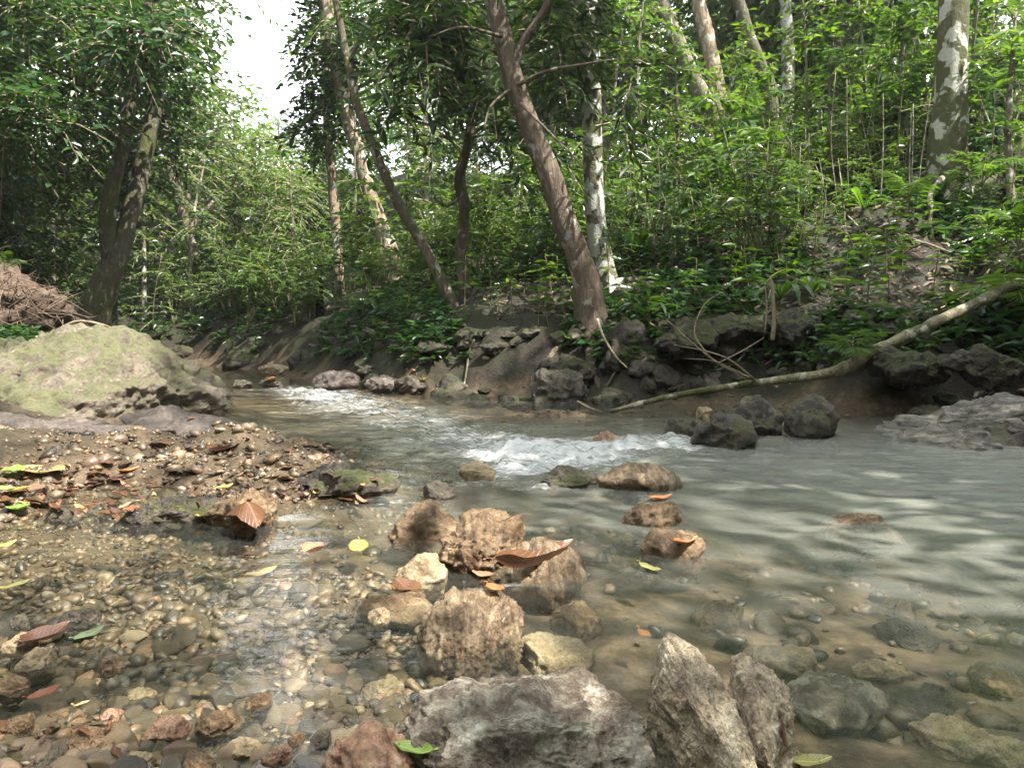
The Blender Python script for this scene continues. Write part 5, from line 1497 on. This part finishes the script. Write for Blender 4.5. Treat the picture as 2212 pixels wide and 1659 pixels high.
GL('pinkish leaf at the stalk end of the boat-shaped leaf', (1070, 1256), (1016, 1240), 'pink', .55)
GL('small orange leaf fragment below the pinkish leaf', (1050, 1272), (1092, 1284), 'orange', .7)
GL('brown leaf under water left of the fractured rock', (850, 1262), (915, 1290), 'brown', .7, .2)
GL('orange leaf stuck on the square wet rock', (1452, 1180), (1510, 1168), 'orange', .55)
GL('orange leaf on the drowned rock below the rapids', (1398, 1084), (1455, 1076), 'orange', .45)
GL('torn yellow-green leaf floating below the square wet rock', (1380, 1226), (1432, 1242), 'lime', .45)
GL('bright green leaf at the bottom beside the big grey rock', (938, 1640), (848, 1618), 'green', .5, .35)
GL('yellow-green leaf at the bottom edge right of the split rock', (1690, 1655), (1800, 1652), 'lime', .5)
GL('dry brown leaf leaning against the split rock on its right', (1640, 1460), (1720, 1640), 'brown', .22, .9, .1, Z=.04, roll=.9)
GL('silvery wet leaf floating in the near shallows', (522, 1212), (585, 1188), 'dark', .4)
GL('tan leaf under water in the near shallows', (528, 1245), (600, 1222), 'cream', .45, dz=-.008)
GL('orange leaf caught on a stone at the bend of the stream', (568, 832), (602, 823), 'orange', .6, dz=.03)
GL('tiny orange leaf at the foot of the ledge rock', (406, 908), (422, 904), 'orange', .6)
GL('small orange leaf on the far waterline stones', (650, 812), (664, 806), 'orange', .7, dz=.02)
GL('pale yellow leaf on the sand of the far bank', (905, 835), (925, 815), 'lime', .6, dz=.01)
GL('small ochre leaf under water right of the fractured rock', (1378, 1352), (1408, 1368), 'orange', .6, dz=-.01)
rgx = np.random.default_rng(45)
for k in range(170):
    if k >= 70:
        u, v = (rgx.uniform(5, 290), rgx.uniform(1005, 1110)) if k < 120 else (rgx.uniform(300, 800), rgx.uniform(955, 1095))
    elif k < 34:
        u, v = rgx.uniform(10, 270), rgx.uniform(1010, 1120)
    elif k < 58:
        u, v = rgx.uniform(320, 790), rgx.uniform(955, 1090)
    else:
        u, v = rgx.uniform(0, 330), rgx.uniform(1380, 1640)
    a = rgx.uniform(0, 6.28); l = rgx.uniform(22, 62) * (1 if k < 58 else 1.1)
    GL('dark brown decaying leaf scrap on the gravel of the near left bank', (u, v), (u + math.cos(a) * l, v + math.sin(a) * l * .45), ['brown', 'dark', 'plum', 'brown', 'dark', 'pink', 'cream'][k % 7 if k % 2 else k % 5], rgx.uniform(.2, .5), rgx.uniform(-.2, .7), rgx.uniform(-.2, .4), 'decaying leaf scraps on the near gravel', dz=.003, name='leaf_scrap')

# ------------------------------------------------------------------ moist air
def haze_box():
    mb = MB()
    lo, hi = np.array([-120.0, -70.0, -3.0]), np.array([120.0, 140.0, 34.0])
    V = np.array([[(lo, hi)[a][0], (lo, hi)[b][1], (lo, hi)[c][2]] for a in (0, 1) for b in (0, 1) for c in (0, 1)])
    mb.add(V, [[0, 1, 3, 2], [4, 6, 7, 5], [0, 4, 5, 1], [2, 3, 7, 6], [0, 2, 6, 4], [1, 5, 7, 3]])
    m = M('moist_air')
    pv_ = m.n('ShaderNodeVolumePrincipled')
    pv_.inputs['Color'].default_value = (.86, .93, 1.0, 1)
    pv_.inputs['Density'].default_value = 0.0016
    pv_.inputs['Anisotropy'].default_value = 0.3
    m.l(pv_.outputs[0], m.out.inputs['Volume'])
    tag(link('haze', mb.mesh('haze', [m.m], smooth=False)), 'thin moist haze hanging in the forest air', 'haze', kind='stuff')
haze_box()
